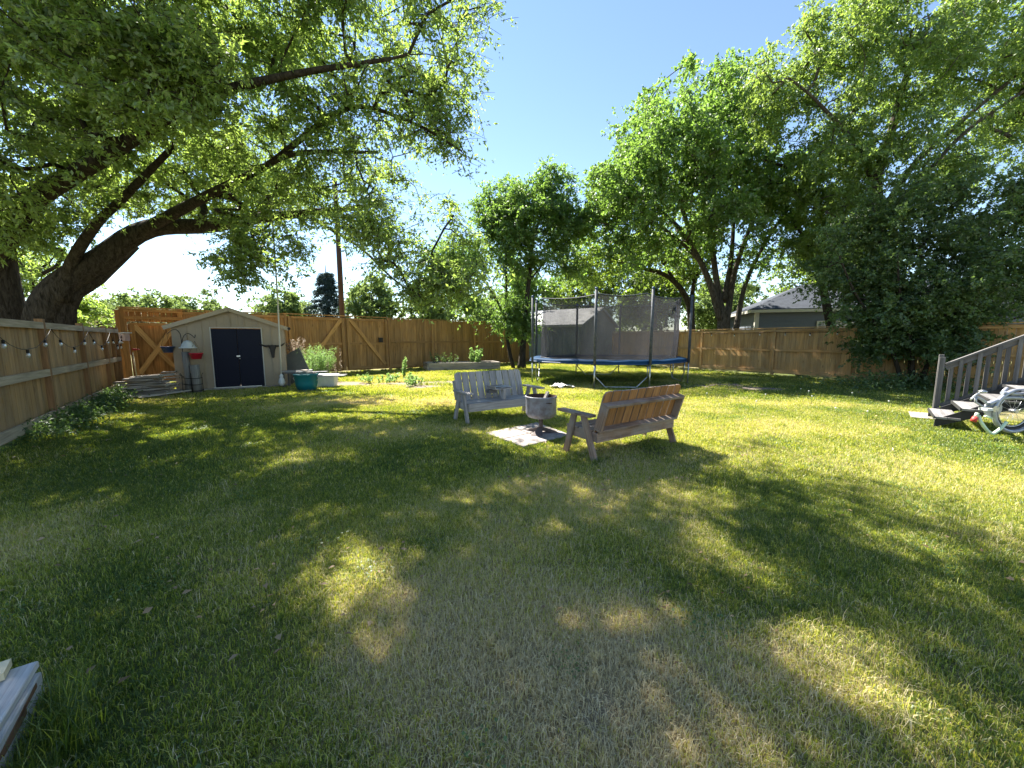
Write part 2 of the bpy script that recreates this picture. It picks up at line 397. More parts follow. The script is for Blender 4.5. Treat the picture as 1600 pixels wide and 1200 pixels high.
# ------------------------------------------------------------------ foliage
def unit(a): return a / np.maximum(np.linalg.norm(a, axis=-1, keepdims=True), 1e-9)
def leaf_object(name, base, axis, length, width, tint, mat, parent, rng, upb=0.5, fold=0.18):
    n = len(base); axis = unit(axis)
    up = unit(rng.normal(size=(n, 3)) * (1 - upb) + np.array([0, 0, 1.0]) * upb)
    side = unit(np.cross(axis, up)); nor = np.cross(side, axis)
    l = length[:, None]; w = width[:, None]
    v = np.empty((n, 4, 3), dtype=np.float32)
    v[:, 0] = base; mid = base + axis * l * 0.42 + nor * w * fold
    v[:, 1] = mid + side * w * 0.5; v[:, 2] = base + axis * l - nor * l * 0.12; v[:, 3] = mid - side * w * 0.5
    if parent is not None: v -= np.array(parent.location, dtype=np.float32)
    me = bpy.data.meshes.new(name)
    me.vertices.add(n * 4); me.vertices.foreach_set('co', v.reshape(-1))
    me.loops.add(n * 4); me.loops.foreach_set('vertex_index', np.arange(n * 4, dtype=np.int32))
    me.polygons.add(n); me.polygons.foreach_set('loop_start', np.arange(0, n * 4, 4, dtype=np.int32))
    try: me.polygons.foreach_set('loop_total', np.full(n, 4, dtype=np.int32))
    except Exception: pass
    at = me.attributes.new('tint', 'FLOAT', 'FACE'); at.data.foreach_set('value', tint.astype(np.float32))
    me.materials.append(mat); me.update(); me.validate()
    o = bpy.data.objects.new(name, me); COL.objects.link(o)
    if parent is not None: o.parent = parent
    return o

def clumpy(p, ph, s=1.0):
    q = p * s
    return (np.sin(q[:, 0] * 1.7 + ph + np.sin(q[:, 2] * 1.3)) + np.sin(q[:, 1] * 1.9 + ph * 2 + np.sin(q[:, 0] * 1.1)) + np.sin(q[:, 2] * 2.3 + ph * 3)) / 3
def blob_points(blobs, rng, thresh=-0.25, cscale=1.0, shell=0.45):
    out = []
    for (c, rad, n) in blobs:
        c = np.array(c, float); rad = np.array(rad if hasattr(rad, '__len__') else (rad,) * 3, float)
        m = n * 3
        d = unit(rng.normal(size=(m, 3))); rr = rng.random(m) ** shell
        p = c + d * rad * rr[:, None] * (1 + 0.12 * np.sin(d[:, 0] * 7 + d[:, 2] * 5 + c[0])[:, None])
        p = p[clumpy(p, c[0] + c[2], cscale) > thresh][:n]
        out.append(p)
    return np.concatenate(out)

def make_tree(name, label, cat, base, limbs, blobs, leafm, barkm, seed, leaf=(0.09, 0.045), twigs=12, per=22, crad=0.5,
              flat=0.65, thresh=-0.25, cscale=1.0, shell=.45, twig_tubes=False, group=None, tip_r=0.008, droop=0.25, sides=8, zmin=None, wob=0.08, cut=None, upb=0.45, dens=None):
    rng = np.random.default_rng(seed)
    root = thing(name, label, cat, base, 0, group)
    pos = []; par = []; rad = []; dr = []; paths = []
    tr = MB()
    for (pts, r0, r1, *rest) in limbs:
        sp = spline(pts, 0.3); m = len(sp)
        rr = [r0 + (r1 - r0) * (i / (m - 1)) ** 0.8 for i in range(m)]
        if rest and rest[0] == 'root':
            for i in range(m):
                h = (sp[i] - sp[0]).length; rr[i] *= 1 + 0.5 * math.exp(-h / 0.35)
        tr.tube(sp, rr, sides + 2, wob=wob)
        for i, p in enumerate(sp):
            if i > m * 0.25:
                pos.append(np.array(p)); par.append(-1); rad.append(rr[i])
                t = (sp[min(i + 1, m - 1)] - sp[i - 1]).normalized(); dr.append(np.array(t))
    C = blob_points(blobs, rng, thresh, cscale, shell)
    if zmin is not None: C = C[C[:, 2] > zmin]
    if cut is not None: C = C[cut(C)]
    A = np.array(pos)
    d0 = np.array([np.min(np.linalg.norm(A - c, axis=1)) for c in C]); C = C[np.argsort(d0)]
    cap = len(pos) + len(C) * 14
    PA = np.empty((cap, 3)); n = len(pos); PA[:n] = A
    for c in C:
        d = np.linalg.norm(PA[:n] - c, axis=1)
        k = int(np.argmin(d + 0.35 * np.maximum(0, PA[:n, 2] - c[2])))
        dist = d[k]; p0 = PA[k]
        if dist < 0.12: continue
        ctrl = p0 + dr[k] * dist * 0.4 + rng.normal(size=3) * dist * 0.08
        m = int(min(12, max(2, dist / 0.3)))
        prev = k; path = [k]
        for i in range(1, m + 1):
            t = i / m
            q = (1 - t) ** 2 * p0 + 2 * t * (1 - t) * ctrl + t * t * c + rng.normal(size=3) * 0.025 * (1 if i < m else 0)
            PA[n] = q; par.append(prev); rad.append(0.0)
            v = q - PA[prev]; dr.append(v / max(np.linalg.norm(v), 1e-6)); path.append(n); prev = n; n += 1
        paths.append(path)
    cnt = np.zeros(n)
    for path in paths: cnt[path[-1]] += 1
    for i in range(n - 1, -1, -1):
        if par[i] >= 0: cnt[par[i]] += cnt[i]
    for path in paths:
        pr = [tip_r * max(1, cnt[i]) ** 0.48 for i in path]
        if par[path[0]] < 0: pr[0] = min(rad[path[0]] * 0.75, max(pr[1] * 1.2, pr[0] if cnt[path[0]] < 3 * cnt[path[1]] + 1 else pr[1] * 1.25))
        else: pr[0] = min(pr[0], pr[1] * 1.3)
        tr.tube([PA[i] for i in path], pr, 5 if max(pr) < 0.03 else 7, cap=False)
    nC = len(C)
    # leaves on twigs
    cr = crad * (0.7 + 0.6 * rng.random(nC)); ctint = rng.normal(size=nC) * 0.16 + 0.5
    nt_ = nC * twigs; ci = np.repeat(np.arange(nC), twigs)
    td = unit(rng.normal(size=(nt_, 3))) * np.array([1, 1, flat]); td[:, 2] -= droop * 0.5
    tl = cr[ci] * (0.6 + 0.7 * rng.random(nt_)); start = C[ci] + rng.normal(size=(nt_, 3)) * (cr[ci] * 0.22)[:, None]
    if twig_tubes:
        sel = rng.random(nt_) < 0.5
        for a, b, l in zip(start[sel], td[sel], tl[sel]):
            e = a + b * l; tr.tube([a, a + b * l * 0.5 + np.array([0, 0, 0.02]), e], [0.006, 0.005, 0.003], 3, cap=False, smooth=False)
    nl = nt_ * per; ti = np.repeat(np.arange(nt_), per)
    t = rng.random(nl) ** 0.8
    basep = start[ti] + td[ti] * (tl[ti] * t)[:, None] - np.array([0, 0, 1.0]) * (droop * tl[ti] * t * t)[:, None] * 0.5 + rng.normal(size=(nl, 3)) * 0.02
    ax = td[ti] * 0.6 + rng.normal(size=(nl, 3)) * 0.75; ax[:, 2] -= droop
    s = 0.5 + 0.85 * rng.random(nl)
    tint = np.clip(ctint[ci][ti] + rng.normal(size=nl) * 0.2, 0, 1)
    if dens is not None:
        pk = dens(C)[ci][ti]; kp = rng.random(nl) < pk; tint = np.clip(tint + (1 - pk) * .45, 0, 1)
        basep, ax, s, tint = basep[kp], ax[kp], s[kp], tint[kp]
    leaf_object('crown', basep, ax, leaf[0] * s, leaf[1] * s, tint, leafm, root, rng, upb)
    tr.build('trunk', barkm, root)
    return root
# ================================================================== FENCES
def line_u(p0, d, px):           # where a fence line crosses a sight bearing (surveying the posts)
    u = (px - 800) / 590 / (_c + 0.09 * _s)
    return (p0.y * u - p0.x) / (d.x - u * d.y)

def plank_row(mb, a, b, z0, z1, bw=0.14, gap=0.008, th=0.018, off=0.0, overlap=False, jag=0.0, nrm=None):
    d = (b - a); L_ = d.length; d = d.normalized()
    n = max(1, round(L_ / bw)); w = L_ / n
    for i in range(n):
        c = a + d * (w * (i + 0.5)) + nrm * (off + ((0.02 if i % 2 else 0.0) if overlap else random.uniform(0, 0.003)))
        ww = w * 1.12 if (overlap and i % 2 == 0) else w - gap
        j = random.uniform(-jag, jag)
        p0 = Vector((c.x, c.y, z0 + random.uniform(-0.01, 0.01))); p1 = Vector((c.x, c.y, z1 + j))
        mb.beam(p0, p1, ww, th, up=nrm, r=random.random())

def fence(name, label, A, D, ts, H, side, mats, rails, post=0.1, posth=0.0, bw=0.14, overlap=False, cap=None, z0=0.05, board_jag=0.0):
    """A start, D unit direction, ts = post distances, side = unit vector towards the yard"""
    root = thing(name, label, 'fence', (A + D * ts[0]))
    for i in range(len(ts) - 1):
        a = A + D * ts[i]; b = A + D * ts[i + 1]
        mb = MB(); plank_row(mb, a, b, z0, H - 0.02, bw, nrm=-side, off=0.03, overlap=overlap, jag=board_jag)
        mb.build('board_panel', mats['board'], root)
        for (z, h, out) in rails:
            mr = MB()
            mr.beam(Vector((a.x, a.y, z)) + D * (post / 2 + .002) + side * out, Vector((b.x, b.y, z)) - D * (post / 2 + .002) + side * out, 0.038, h, up=UP)
            mr.build('rail', mats['rail'], root)
    for t in ts:
        p = A + D * t; mp = MB()
        mp.beam(Vector((p.x, p.y, -0.1)), Vector((p.x, p.y, H + posth)), post, post, up=side)
        mp.build('post', mats['post'], root)
    if cap:
        mc = MB(); a = A + D * (ts[0] - 0.05); b = A + D * (ts[-1] + 0.05)
        mc.beam(Vector((a.x, a.y, H + 0.018 + posth)) - side * 0.01, Vector((b.x, b.y, H + 0.018 + posth)) - side * 0.01, cap, 0.034)
        mc.build('cap_rail', mats['rail'], root)
    return root

# left fence --------------------------------------------------------
LF0 = Vector((-6.91, 4.95, 0)); LFd = Vector((-0.607, 0.795, 0)).normalized(); LFs = Vector((0.795, 0.607, 0)).normalized()
tl = [line_u(LF0, LFd, q) for q in (68, 129, 165, 184)]
tl = [tl[0] - 4.6, tl[0] - 2.3] + tl + [7.45]
LFts = tl
leftf = fence('board_fence', 'pale treated board fence with brown posts and hanging bulb string beside the lawn', LF0, LFd, tl, 1.8, LFs,
      dict(board=M['treated'], rail=M['rail_pale'], post=M['post_brown']),
      [(1.735, 0.11, 0.034), (0.92, 0.12, 0.034), (0.17, 0.15, 0.034)], post=0.1, posth=0.05, bw=0.145)

# back fence --------------------------------------------------------
BF0 = Vector((-7.26, 17.08, 0)); BFd = Vector((1.1, 1.0, 0)).normalized()
BFd = (Vector((-0.8, 23.3, 0)) - Vector((-12.75, 12.3, 0))).normalized()
BF0 = Vector((-12.75, 12.3, 0)); BFs = Vector((BFd.y, -BFd.x, 0))
bt = lambda px: line_u(BF0, BFd, px)
mats_b = dict(board=M['cedar_front'], rail=M['cedar_front'], post=M['cedar_front'])
# the run from the small gate to the double gate
fence('board_fence', 'tall cedar fence stretch rising behind the tan shed', BF0, BFd, [bt(286), bt(330), bt(390), bt(449)], 2.5, BFs, mats_b,
      [(2.40, 0.09, 0.03), (1.30, 0.09, 0.03), (0.2, 0.1, 0.03)], overlap=True, cap=0.14, bw=0.15)
fence('board_fence', 'tall cedar fence stretch behind the raised garden bed', BF0, BFd, [bt(609), bt(676), bt(741), bt(792), bt(836)], 2.5, BFs, mats_b,
      [(1.35, 0.09, 0.03), (0.2, 0.12, 0.03)], overlap=True, cap=0.14, bw=0.15)
def gate(label, t0, t1, H, braces, rails, mat, latch=None, bw=0.15, posts=True, stiles=True):
    root = thing('wooden_gate', label, 'gate', BF0 + BFd * t0)
    mb = MB(); a = BF0 + BFd * (t0 + .006); b = BF0 + BFd * (t1 - .006)
    plank_row(mb, a, b, 0.08, H - 0.05, bw, nrm=-BFs, off=0.03, overlap=True); mb.build('board_panel', mat, root)
    at = lambda t, z, o=0.02: BF0 + BFd * t + BFs * o + Vector((0, 0, z))
    for z, h in rails:
        m = MB(); m.beam(at(t0 + .05, z), at(t1 - .05, z), 0.036, h); m.build('rail', mat, root)
    for (ta, za, tb, zb) in braces:
        m = MB(); m.beam(at(ta, za, 0.045 + 0.02 * random.random()), at(tb, zb, 0.045 + 0.02 * random.random()), 0.03, 0.15); m.build('brace', M['cedar_brace'], root)
    if stiles:
        for t in (t0 + .10, t1 - .10):
            m = MB(); m.beam(at(t, 0.1, 0.062), at(t, H - 0.06, 0.062), 0.12, 0.03, up=BFs); m.build('stile', mat, root)
    if latch:
        m = MB(); c = at(latch[0], latch[1], 0.12)
        m.beam(c - BFd * 0.1, c + BFd * 0.1, 0.06, 0.22); m.build('latch', M['black_iron'], root)
    return root
# small gate with the crossed braces, beside the woodpile
g0, g1 = bt(204), bt(283)
gate('narrow orange cedar gate with crossed braces behind the stacked boards', g0, g1, 2.05,
     [(g0 + .15, 1.95, g1 - .1, 0.35), (g0 + .15, 0.35, g1 - .1, 1.95)], [(1.99, 0.1)], M['cedar_deep'], None)
fr = thing('gateway', 'cedar post and header beams framing the narrow gate at the yard corner', 'gate frame', BF0)
m = MB()
for tt in (bt(198), g1 + 0.06):
    m2 = MB(); p = BF0 + BFd * tt + BFs * 0.02; m2.beam(p, p + Vector((0, 0, 2.5)), 0.15, 0.15, up=BFs); m2.build('post', M['cedar_deep'], fr)
for z, o in ((2.44, 0.03), (2.2, 0.03)):
    m2 = MB(); m2.beam(BF0 + BFd * bt(200) + BFs * (o + .09) + Vector((0, 0, z)), BF0 + BFd * (g1 + .1) + BFs * (o + .09) + Vector((0, 0, z)), 0.04, 0.1); m2.build('header', M['cedar_deep'], fr)
m2 = MB(); plank_row(m2, BF0 + BFd * bt(197), BF0 + BFd * g1, 2.08, 2.44, 0.15, nrm=-BFs, off=0.05); m2.build('board_panel', M['cedar_deep'], fr)
m2 = MB(); m2.beam(BF0 + BFd * bt(190) + Vector((0, 0, 2.53)), BF0 + BFd * (g1 + .12) + Vector((0, 0, 2.53)), 0.16, 0.035); m2.build('cap_rail', M['cedar_front'], fr)
m2 = MB(); plank_row(m2, BF0 + BFd * (bt(185)), BF0 + BFd * (bt(197) - .05), 0.05, 2.44, 0.14, nrm=-BFs, off=0.05); m2.build('side_panel', M['cedar_deep'], fr)
# double gate
q0, qm, q1 = bt(451), bt(541), bt(607)
gate('left leaf of the wide cedar double gate with one diagonal brace, behind the green bush', q0, qm - .01, 2.5,
     [(qm - .15, 2.4, qm - 1.75, 0.25)], [(2.38, 0.1), (1.3, 0.1), (0.2, 0.1)], M['cedar_front'])
gate('right leaf of the wide cedar double gate with a black latch box', qm + .01, q1, 2.5,
     [(qm + .2, 2.4, q1 - .2, 0.3)], [(2.38, 0.1), (1.3, 0.1), (0.2, 0.1)], M['cedar_front'], latch=(q1 - .42, 1.46))
m2 = MB(); m2.beam(BF0 + BFd * (q0 - .1) + Vector((0, 0, 2.535)), BF0 + BFd * (q1 - .05) + Vector((0, 0, 2.535)), 0.14, 0.035)
o = m2.build('header_board', M['cedar_front']); tag(o, 'cedar cap board lying along the top of the wide double gate', 'header board')

# right fence -------------------------------------------------------
RF0 = Vector((9.13, 18.25, 0)); RFd = Vector((0.5, -0.866, 0)).normalized(); RFs = Vector((-0.866, -0.5, 0)).normalized()
rt = lambda px: line_u(RF0, RFd, px)
rts = [rt(958), rt(1012), rt(1058), rt(1096), rt(1209), rt(1331), rt(1331) + 2.4, rt(1331) + 4.8, rt(1331) + 7.2]
rightf = fence('board_fence', 'golden brown board fence with a cap rail behind the trampoline and lilac', RF0, RFd, rts, 1.93, RFs,
      dict(board=M['yard_wood'], rail=M['yard_wood'], post=M['yard_wood']),
      [(1.84, 0.09, 0.03), (1.06, 0.09, 0.03), (0.2, 0.13, 0.03)], cap=0.14, bw=0.15, z0=0.14)

# string lights -----------------------------------------------------
def string_lights(label, anchors, sag, nb, group):
    root = thing('string_lights', label, 'string lights', anchors[0], 0)
    mb = MB()
    for a, b in zip(anchors[:-1], anchors[1:]):
        n = 12; pts = []
        for i in range(n + 1):
            t = i / n; p = a.lerp(b, t); p.z -= sag * 4 * t * (1 - t) * random.uniform(0.97, 1.03); pts.append(p)
        mb.tube(pts, 0.005, 4, mi=0)
        for k in range(nb):
            t = (k + 0.5) / nb; p = a.lerp(b, t); p.z -= sag * 4 * t * (1 - t)
            s = MB(); s.tube([p, p - Vector((0, 0, 0.05))], 0.017, 8); so = s.build('socket', M['black_iron'], root)
            g = MB(); g.lathe([(0.004, -0.05), (0.016, -0.055), (0.026, -0.08), (0.024, -0.105), (0.001, -0.125)], p, 10); go = g.build('bulb', M['bulb_glass'], root)
    mb.build('cable', M['black_iron'], root)
    return root
anch = [LF0 + LFd * t + LFs * 0.12 + Vector((0, 0, 1.68)) for t in tl]
string_lights('string of clear bulbs looping along the pale left fence', anch, 0.34, 3, None)
anch = [RF0 + RFd * t + RFs * 0.1 + Vector((0, 0, 1.8)) for t in rts[3:6]]
string_lights('string of small bulbs along the golden brown fence below the dark house', anch, 0.06, 3, None)

# ================================================================== SHED
sa = P(277, 612, 10.77); sa.z = 0; sb = Vector((-7.27, 12.14, 0))
sd = (sb - sa).normalized(); sw = (sb - sa).length; sn = Vector((sd.y, -sd.x, 0)); ang = math.atan2(sd.y, sd.x)
shed = thing('garden_shed', 'small tan gabled metal shed with dark navy double doors', 'shed', sa, ang)
SL = lambda x, y, z: Vector((x, y, z))       # shed-local: x along front, y away from camera
EH, PH, DP = 1.86, 2.38, 2.1
def shed_wall():
    mb = MB(); n = 8; w = sw / n
    top = lambda x: EH + (PH - EH) * (1 - abs(x - sw / 2) / (sw / 2))
    d0, d1, dh = 0.87, 2.15, 1.83
    for i in range(n):
        x0, x1 = w * i, w * (i + 1)
        segs = [(x0, x1)]
        for (a, b) in segs:
            if b <= d0 + .001 or a >= d1 - .001: zb0 = 0.04
            else: zb0 = dh
            cuts = sorted({a, b, *[c for c in (d0, d1, sw / 2) if a < c < b]})
            for u, v in zip(cuts[:-1], cuts[1:]):
                zb = dh if (u >= d0 - .001 and v <= d1 + .001) else 0.04
                mb.hexa([Vector((x, y, z)) for (z_) in (0, 1) for y in (0, 0.03) for x, z in ((u, zb if z_ == 0 else top(u)), (v, zb if z_ == 0 else top(v)))], 2)
        if i: # raised seam
            zb = dh + .03 if d0 < x0 < d1 else 0.04
            mb.box((x0, -0.012, (zb + top(x0) - .03) / 2), (0.02, 0.024, top(x0) - .03 - zb)); mb.box((x0 + w * .5, -0.004, (zb + top(x0) - .06) / 2), (0.05, 0.008, max(.05, top(x0) - .08 - zb)))
    return mb
shed_wall().build('front_wall', M['shed_tan'], shed, world=False)
for x in (0.0, sw):
    mb = MB(); mb.box((x + (0.015 if x == 0 else -0.015), 0.03 + DP / 2, EH / 2 + .02), (0.03, DP, EH - .04))
    for k in range(1, 7): mb.box((x + (-0.007 if x == 0 else 0.007), 0.03 + DP * k / 7, EH / 2 + .02), (0.014, 0.02, EH - .06))
    mb.build('side_wall', M['shed_tan'], shed, world=False)
mb = MB(); mb.box((sw / 2, DP + .05, EH / 2), (sw, 0.03, EH)); mb.build('back_wall', M['shed_tan'], shed, world=False)
mb = MB()
for sgn in (-1, 1):
    e = Vector((sw / 2 + sgn * (sw / 2 + 0.13), 0, EH - 0.03)); p = Vector((sw / 2, 0, PH + 0.02))
    mb.hexa([Vector((q.x, y, q.z + z)) for z in (0, 0.03) for y in (-0.14, DP + .14) for q in ((e, p) if sgn < 0 else (p, e))], 0)
rf = mb.build('roof', M['shed_trim'], shed, world=False)
for sgn in (-1, 1):
    mb = MB(); e = Vector((sw / 2 + sgn * (sw / 2 + 0.14), -0.155, EH - 0.045)); p = Vector((sw / 2, -0.155, PH + 0.0))
    mb.beam(e, p, 0.02, 0.11, up=UP); mb.build('gable_trim', M['shed_trim'], shed, world=False)
mb = MB(); mb.tube([Vector((sw + .15, -0.17, EH - .03)), Vector((sw + .15, -0.12, EH - .03))], 0.045, 10); mb.build('gutter_end', M['black_iron'], shed, world=False)
d0, d1, dh = 0.87, 2.15, 1.83
for (x0, x1) in ((d0 + .025, (d0 + d1) / 2 - .004), ((d0 + d1) / 2 + .004, d1 - .025)):
    mb = MB(); mb.box(((x0 + x1) / 2, -0.012, dh / 2 + .01), (x1 - x0, 0.03, dh - .07), r=.5)
    dr_ = mb.build('door', M['door_navy'], shed, world=False)
    mb = MB()
    for x in (x0 + .04, x1 - .04): mb.box((x, -0.031, dh / 2 + .01), (0.05, 0.01, dh - .12), r=.5)
    for z in (0.1, dh * .5, dh - .08): mb.box(((x0 + x1) / 2, -0.034, z), (x1 - x0 - .1, 0.01, 0.05), r=.5)
    mb.build('door_frame', M['door_navy'], dr_, world=False)
mb = MB(); mb.box((d0 + .012, -0.022, dh / 2), (0.024, 0.045, dh), r=.5); mb.box((d1 - .012, -0.022, dh / 2), (0.024, 0.045, dh), r=.5); mb.box(((d0 + d1) / 2, -0.022, dh + .012), (d1 - d0, 0.045, 0.024), r=.5)
mb.build('door_trim', M['white_trim'], shed, world=False)
mb = MB(); mb.box(((d0 + d1) / 2, -0.05, 0.99), (0.09, 0.02, 0.045), r=.5); mb.lathe([(0.0, 0.0), (0.02, 0), (0.02, 0.03), (0, 0.03)], ((d0 + d1) / 2 + .03, -0.06, 0.9), 10)
mb.build('lock', M['steel'], shed, world=False)
mb = MB(); mb.box((1.45, -0.03, 0.05), (1.2, 0.04, 0.035)); mb.build('door_track', M['steel'], shed, world=False)
mb = MB(); mb.box((sw / 2, DP / 2, 0.02), (sw + .1, DP + .2, 0.05)); mb.build('sill', M['old_board'], shed, world=False)
def shedP(px, py, out=0.0):      # a spot on the shed front
    u = (px - 800) / 590; a, b, d = _ray(px, py)
    n = sn; t = (sa + sn * out).dot(n) / (Vector((a, b, 0)).dot(n)); return Vector((a * t, b * t, EYE + d * t))
# bull skull ornament
bs = shedP(426, 545, 0.05)
bsr = thing('bull_skull', 'dark metal longhorn skull hung on the tan shed wall', 'wall ornament', bs, ang)
mb = MB()
ol = [(-0.075, 0.10), (-0.10, 0.085), (-0.055, 0.0), (-0.035, -0.15), (-0.03, -0.20), (0.0, -0.215), (0.03, -0.20), (0.035, -0.15), (0.055, 0.0), (0.10, 0.085), (0.075, 0.10), (0.0, 0.12)]
Mx = Matrix(((1, 0, 0, 0), (0, 0, -1, 0), (0, 1, 0, 0), (0, 0, 0, 1)))
ol = [(x * 1.25, y * 1.25 - .02) for x, y in ol]; mb.prism(ol, 0.04, Mx); mb.prism([(x * .6, y * .8) for x, y in ol], 0.065, Mx); mb.build('skull', M['black_iron'], bsr, world=False)
for s in (-1, 1):
    mb = MB(); mb.tube(spline([(0.07 * s, -0.02, 0.09), (0.18 * s, -0.03, 0.085), (0.27 * s, -0.035, 0.12), (0.34 * s, -0.03, 0.185)], .04), [0.034 * (1 - 0.8 * i / 8) for i in range(len(spline([(0.07 * s, -0.02, 0.09), (0.18 * s, -0.03, 0.085), (0.27 * s, -0.035, 0.12), (0.34 * s, -0.03, 0.185)], .04)))], 7)
    mb.build('horn', M['black_iron'], bsr, world=False)

# rope swing --------------------------------------------------------
rb = G(441, 606, 0.0); ry = 11.05
ptop = P(425, 333, ry); pbot = P(440.5, 600, ry)
rp = thing('rope_swing', 'pale rope hanging from the big maple limb with a knotted end by the shed', 'rope swing', pbot)
mb = MB(); mb.tube([ptop + Vector((0, 0, 0.12)), ptop, ptop.lerp(pbot, .5) + Vector((0.02, 0, 0)), pbot + Vector((0, 0, 0.25))], 0.02, 6); mb.build('rope', M['rope'], rp)
mb = MB(); mb.lathe([(0.0, 0.0), (0.05, 0.02), (0.09, 0.1), (0.07, 0.2), (0.04, 0.26), (0.055, 0.3), (0.02, 0.36)], pbot - Vector((0, 0, 0.06)), 10); mb.build('knot', M['white_plastic'], rp)
mb = MB(); mb.tube([ptop + Vector((0.0, 0, 0.14)) + Vector((0, math.sin(a) * .15, math.cos(a) * .15 - .02)) for a in [i * .7 for i in range(10)]], 0.02, 6); mb.build('knot_wrap', M['rope'], rp)

# shepherd hook, hanging baskets, cage planter ----------------------
hb = G(296, 613); hy = hb.y
hk = thing('shepherd_hook', 'black iron shepherd hook stand holding hanging pots left of the shed doors', 'plant hanger', hb)
PX = lambda px, py, dy=0: P(px, py, hy + dy)
mb = MB(); mb.tube(spline([Vector((PX(292, 560).x, hy, 0)), PX(287, 560), PX(283, 530), PX(281, 521), PX(275, 515), PX(268, 516), PX(262, 521)], .06), 0.009, 6); mb.build('pole', M['black_iron'], hk)
mb = MB(); mb.tube(spline([PX(284, 536), PX(287, 525), PX(294, 521), PX(301, 525), PX(304, 528), PX(305, 523)], .04), 0.009, 6); mb.build('hook_arm', M['black_iron'], hk)
mb = MB()
for (x, z) in ((284, 585), (284, 600)): pass
mb.tube([PX(281, 586), PX(295, 592)], 0.008, 6); mb.build('foot_bar', M['black_iron'], hk)
def pot(label, c, r0, r1, h, mat, hang=0.3, ang0=0):
    rt_ = thing('hanging_pot', label, 'hanging pot', c)
    m = MB(); m.lathe([(0.001, 0.005), (r0, 0), (r1, h), (r1 + .012, h), (r1 + .012, h + .02), (r1 - .012, h + .02), (r0 - .01, 0.02), (0.001, 0.02)], c, 20); m.build('bowl', mat, rt_)
    m = MB()
    for k in range(3):
        a = k * 2.09 + ang0; m.tube([c + Vector((math.cos(a) * r1, math.sin(a) * r1, h)), c + Vector((0, 0, h + hang))], 0.003, 4)
    m.build('wire', M['black_iron'], rt_); return rt_
pot('dark blue plastic pot hanging in front of the orange gate', PX(263, 551, .02), 0.10, 0.15, 0.15, M['navy_plastic'], 0.5)
pot('red plastic pot hanging left of the shed doors', PX(307, 561, -.02), 0.11, 0.155, 0.15, M['red_plastic'], 0.35)
wp = PX(294, 544, -.03)
rt_ = thing('lamp_shade_planter', 'upturned white dome basket hanging above the red pot', 'hanging basket', wp)
m = MB(); m.lathe([(0.2, 0.0), (0.205, 0.015), (0.16, 0.04), (0.13, 0.12), (0.08, 0.19), (0.015, 0.215)], wp, 20); m.build('dome', M['white_plastic'], rt_)
m = MB(); m.tube([wp + Vector((0, 0, .21)), wp + Vector((0.0, 0, .36))], 0.005, 4); m.build('wire', M['black_iron'], rt_)
# logs in an iron cage
cg = PX(302, 610, -.05); cg.z = 0
cage = thing('plant_cage', 'black iron ring cage around two upright pale logs beside the shed', 'plant stand', cg)
for z, r_ in ((0.07, .27), (0.24, .25), (0.42, .26)):
    m = MB(); m.tube([cg + Vector((math.cos(a) * r_, math.sin(a) * r_ * .6, z + .01 * math.sin(a * 2))) for a in [i * 2 * math.pi / 20 for i in range(21)]], 0.009, 5, cap=False); m.build('ring', M['black_iron'], cage)
for a in (0.2, 1.3, 2.6, 3.9, 5.1):
    m = MB(); m.tube([cg + Vector((math.cos(a) * .27, math.sin(a) * .16, 0)), cg + Vector((math.cos(a) * .26, math.sin(a) * .156, 0.5)), cg + Vector((math.cos(a) * .3, math.sin(a) * .18, 0.56))], 0.007, 5); m.build('upright', M['black_iron'], cage)
for (dx, h, r_, nm) in ((-0.13, 1.15, .085, 'tall pale weathered log standing behind the shepherd hook'), (0.10, 0.78, .115, 'shorter pale weathered log standing in the iron cage')):
    m = MB(); c = cg + Vector((dx, 0.02, 0)); m.tube([c, c + Vector((0, 0, h * .5)), c + Vector((-.01, 0, h))], [r_, r_ * .97, r_ * .93], 14, wob=0.04)
    o = m.build('upright_log', M['log_pale']); tag(o, nm, 'log')

# woodpile ----------------------------------------------------------
random.seed(21)
wc = Vector((-9.75, 9.95, 0)); wd = Vector((0.93, 0.36, 0)).normalized(); wn = Vector((-wd.y, wd.x, 0))
z = 0.03
for layer in range(17):
    sh = random.uniform(-.12, .12)
    for j in range(4 if layer < 9 else (3 if layer < 14 else 2)):
        Lb = random.uniform(0.4, 1.0); c = wc + wd * .1 + wn * (j * 0.16 - 0.26 + random.uniform(-.05, .05)) + wd * (sh + random.uniform(-.22, .22)) + Vector((0, 0, z + random.uniform(0, .012)))
        an_ = random.uniform(-.38, .38); a = wd * math.cos(an_) + wn * math.sin(an_); a.z = random.uniform(-.07, .07)
        m = MB(); m.beam(c - a.normalized() * Lb / 2, c + a.normalized() * Lb / 2, random.uniform(.07, .15), random.uniform(.018, .035))
        o = m.build('loose_board', M['old_board']); tag(o, 'weathered grey board in the untidy stack before the orange gate', 'board', 'boards stacked before the orange gate')
    z += 0.032
for k in range(7):
    c = G(278, 611) + Vector((random.uniform(-.03, .03), -0.15 + random.uniform(-.05, .05), 0.06 + k * .085)); m = MB()
    m.beam(c - Vector((.17, 0.05, 0)), c + Vector((.17, 0.07 + random.uniform(-.05, .05), .01)), 0.14, 0.035)
    o = m.build('short_board', M['old_board']); tag(o, 'short dark board in the low pile at the left corner of the shed', 'board', 'short boards at the corner of the shed')
for (a, b, lab) in (((-10.15, 9.05, .04), (-9.0, 9.75, .1), 'long pale board lying on the ground in front of the board stack'), ((-9.35, 9.35, .05), (-8.75, 10.2, .12), 'pale board slanting out of the right end of the board stack')):
    m = MB(); m.beam(Vector(a), Vector(b), .12, .025); o = m.build('loose_board', M['old_board']); tag(o, lab, 'board')
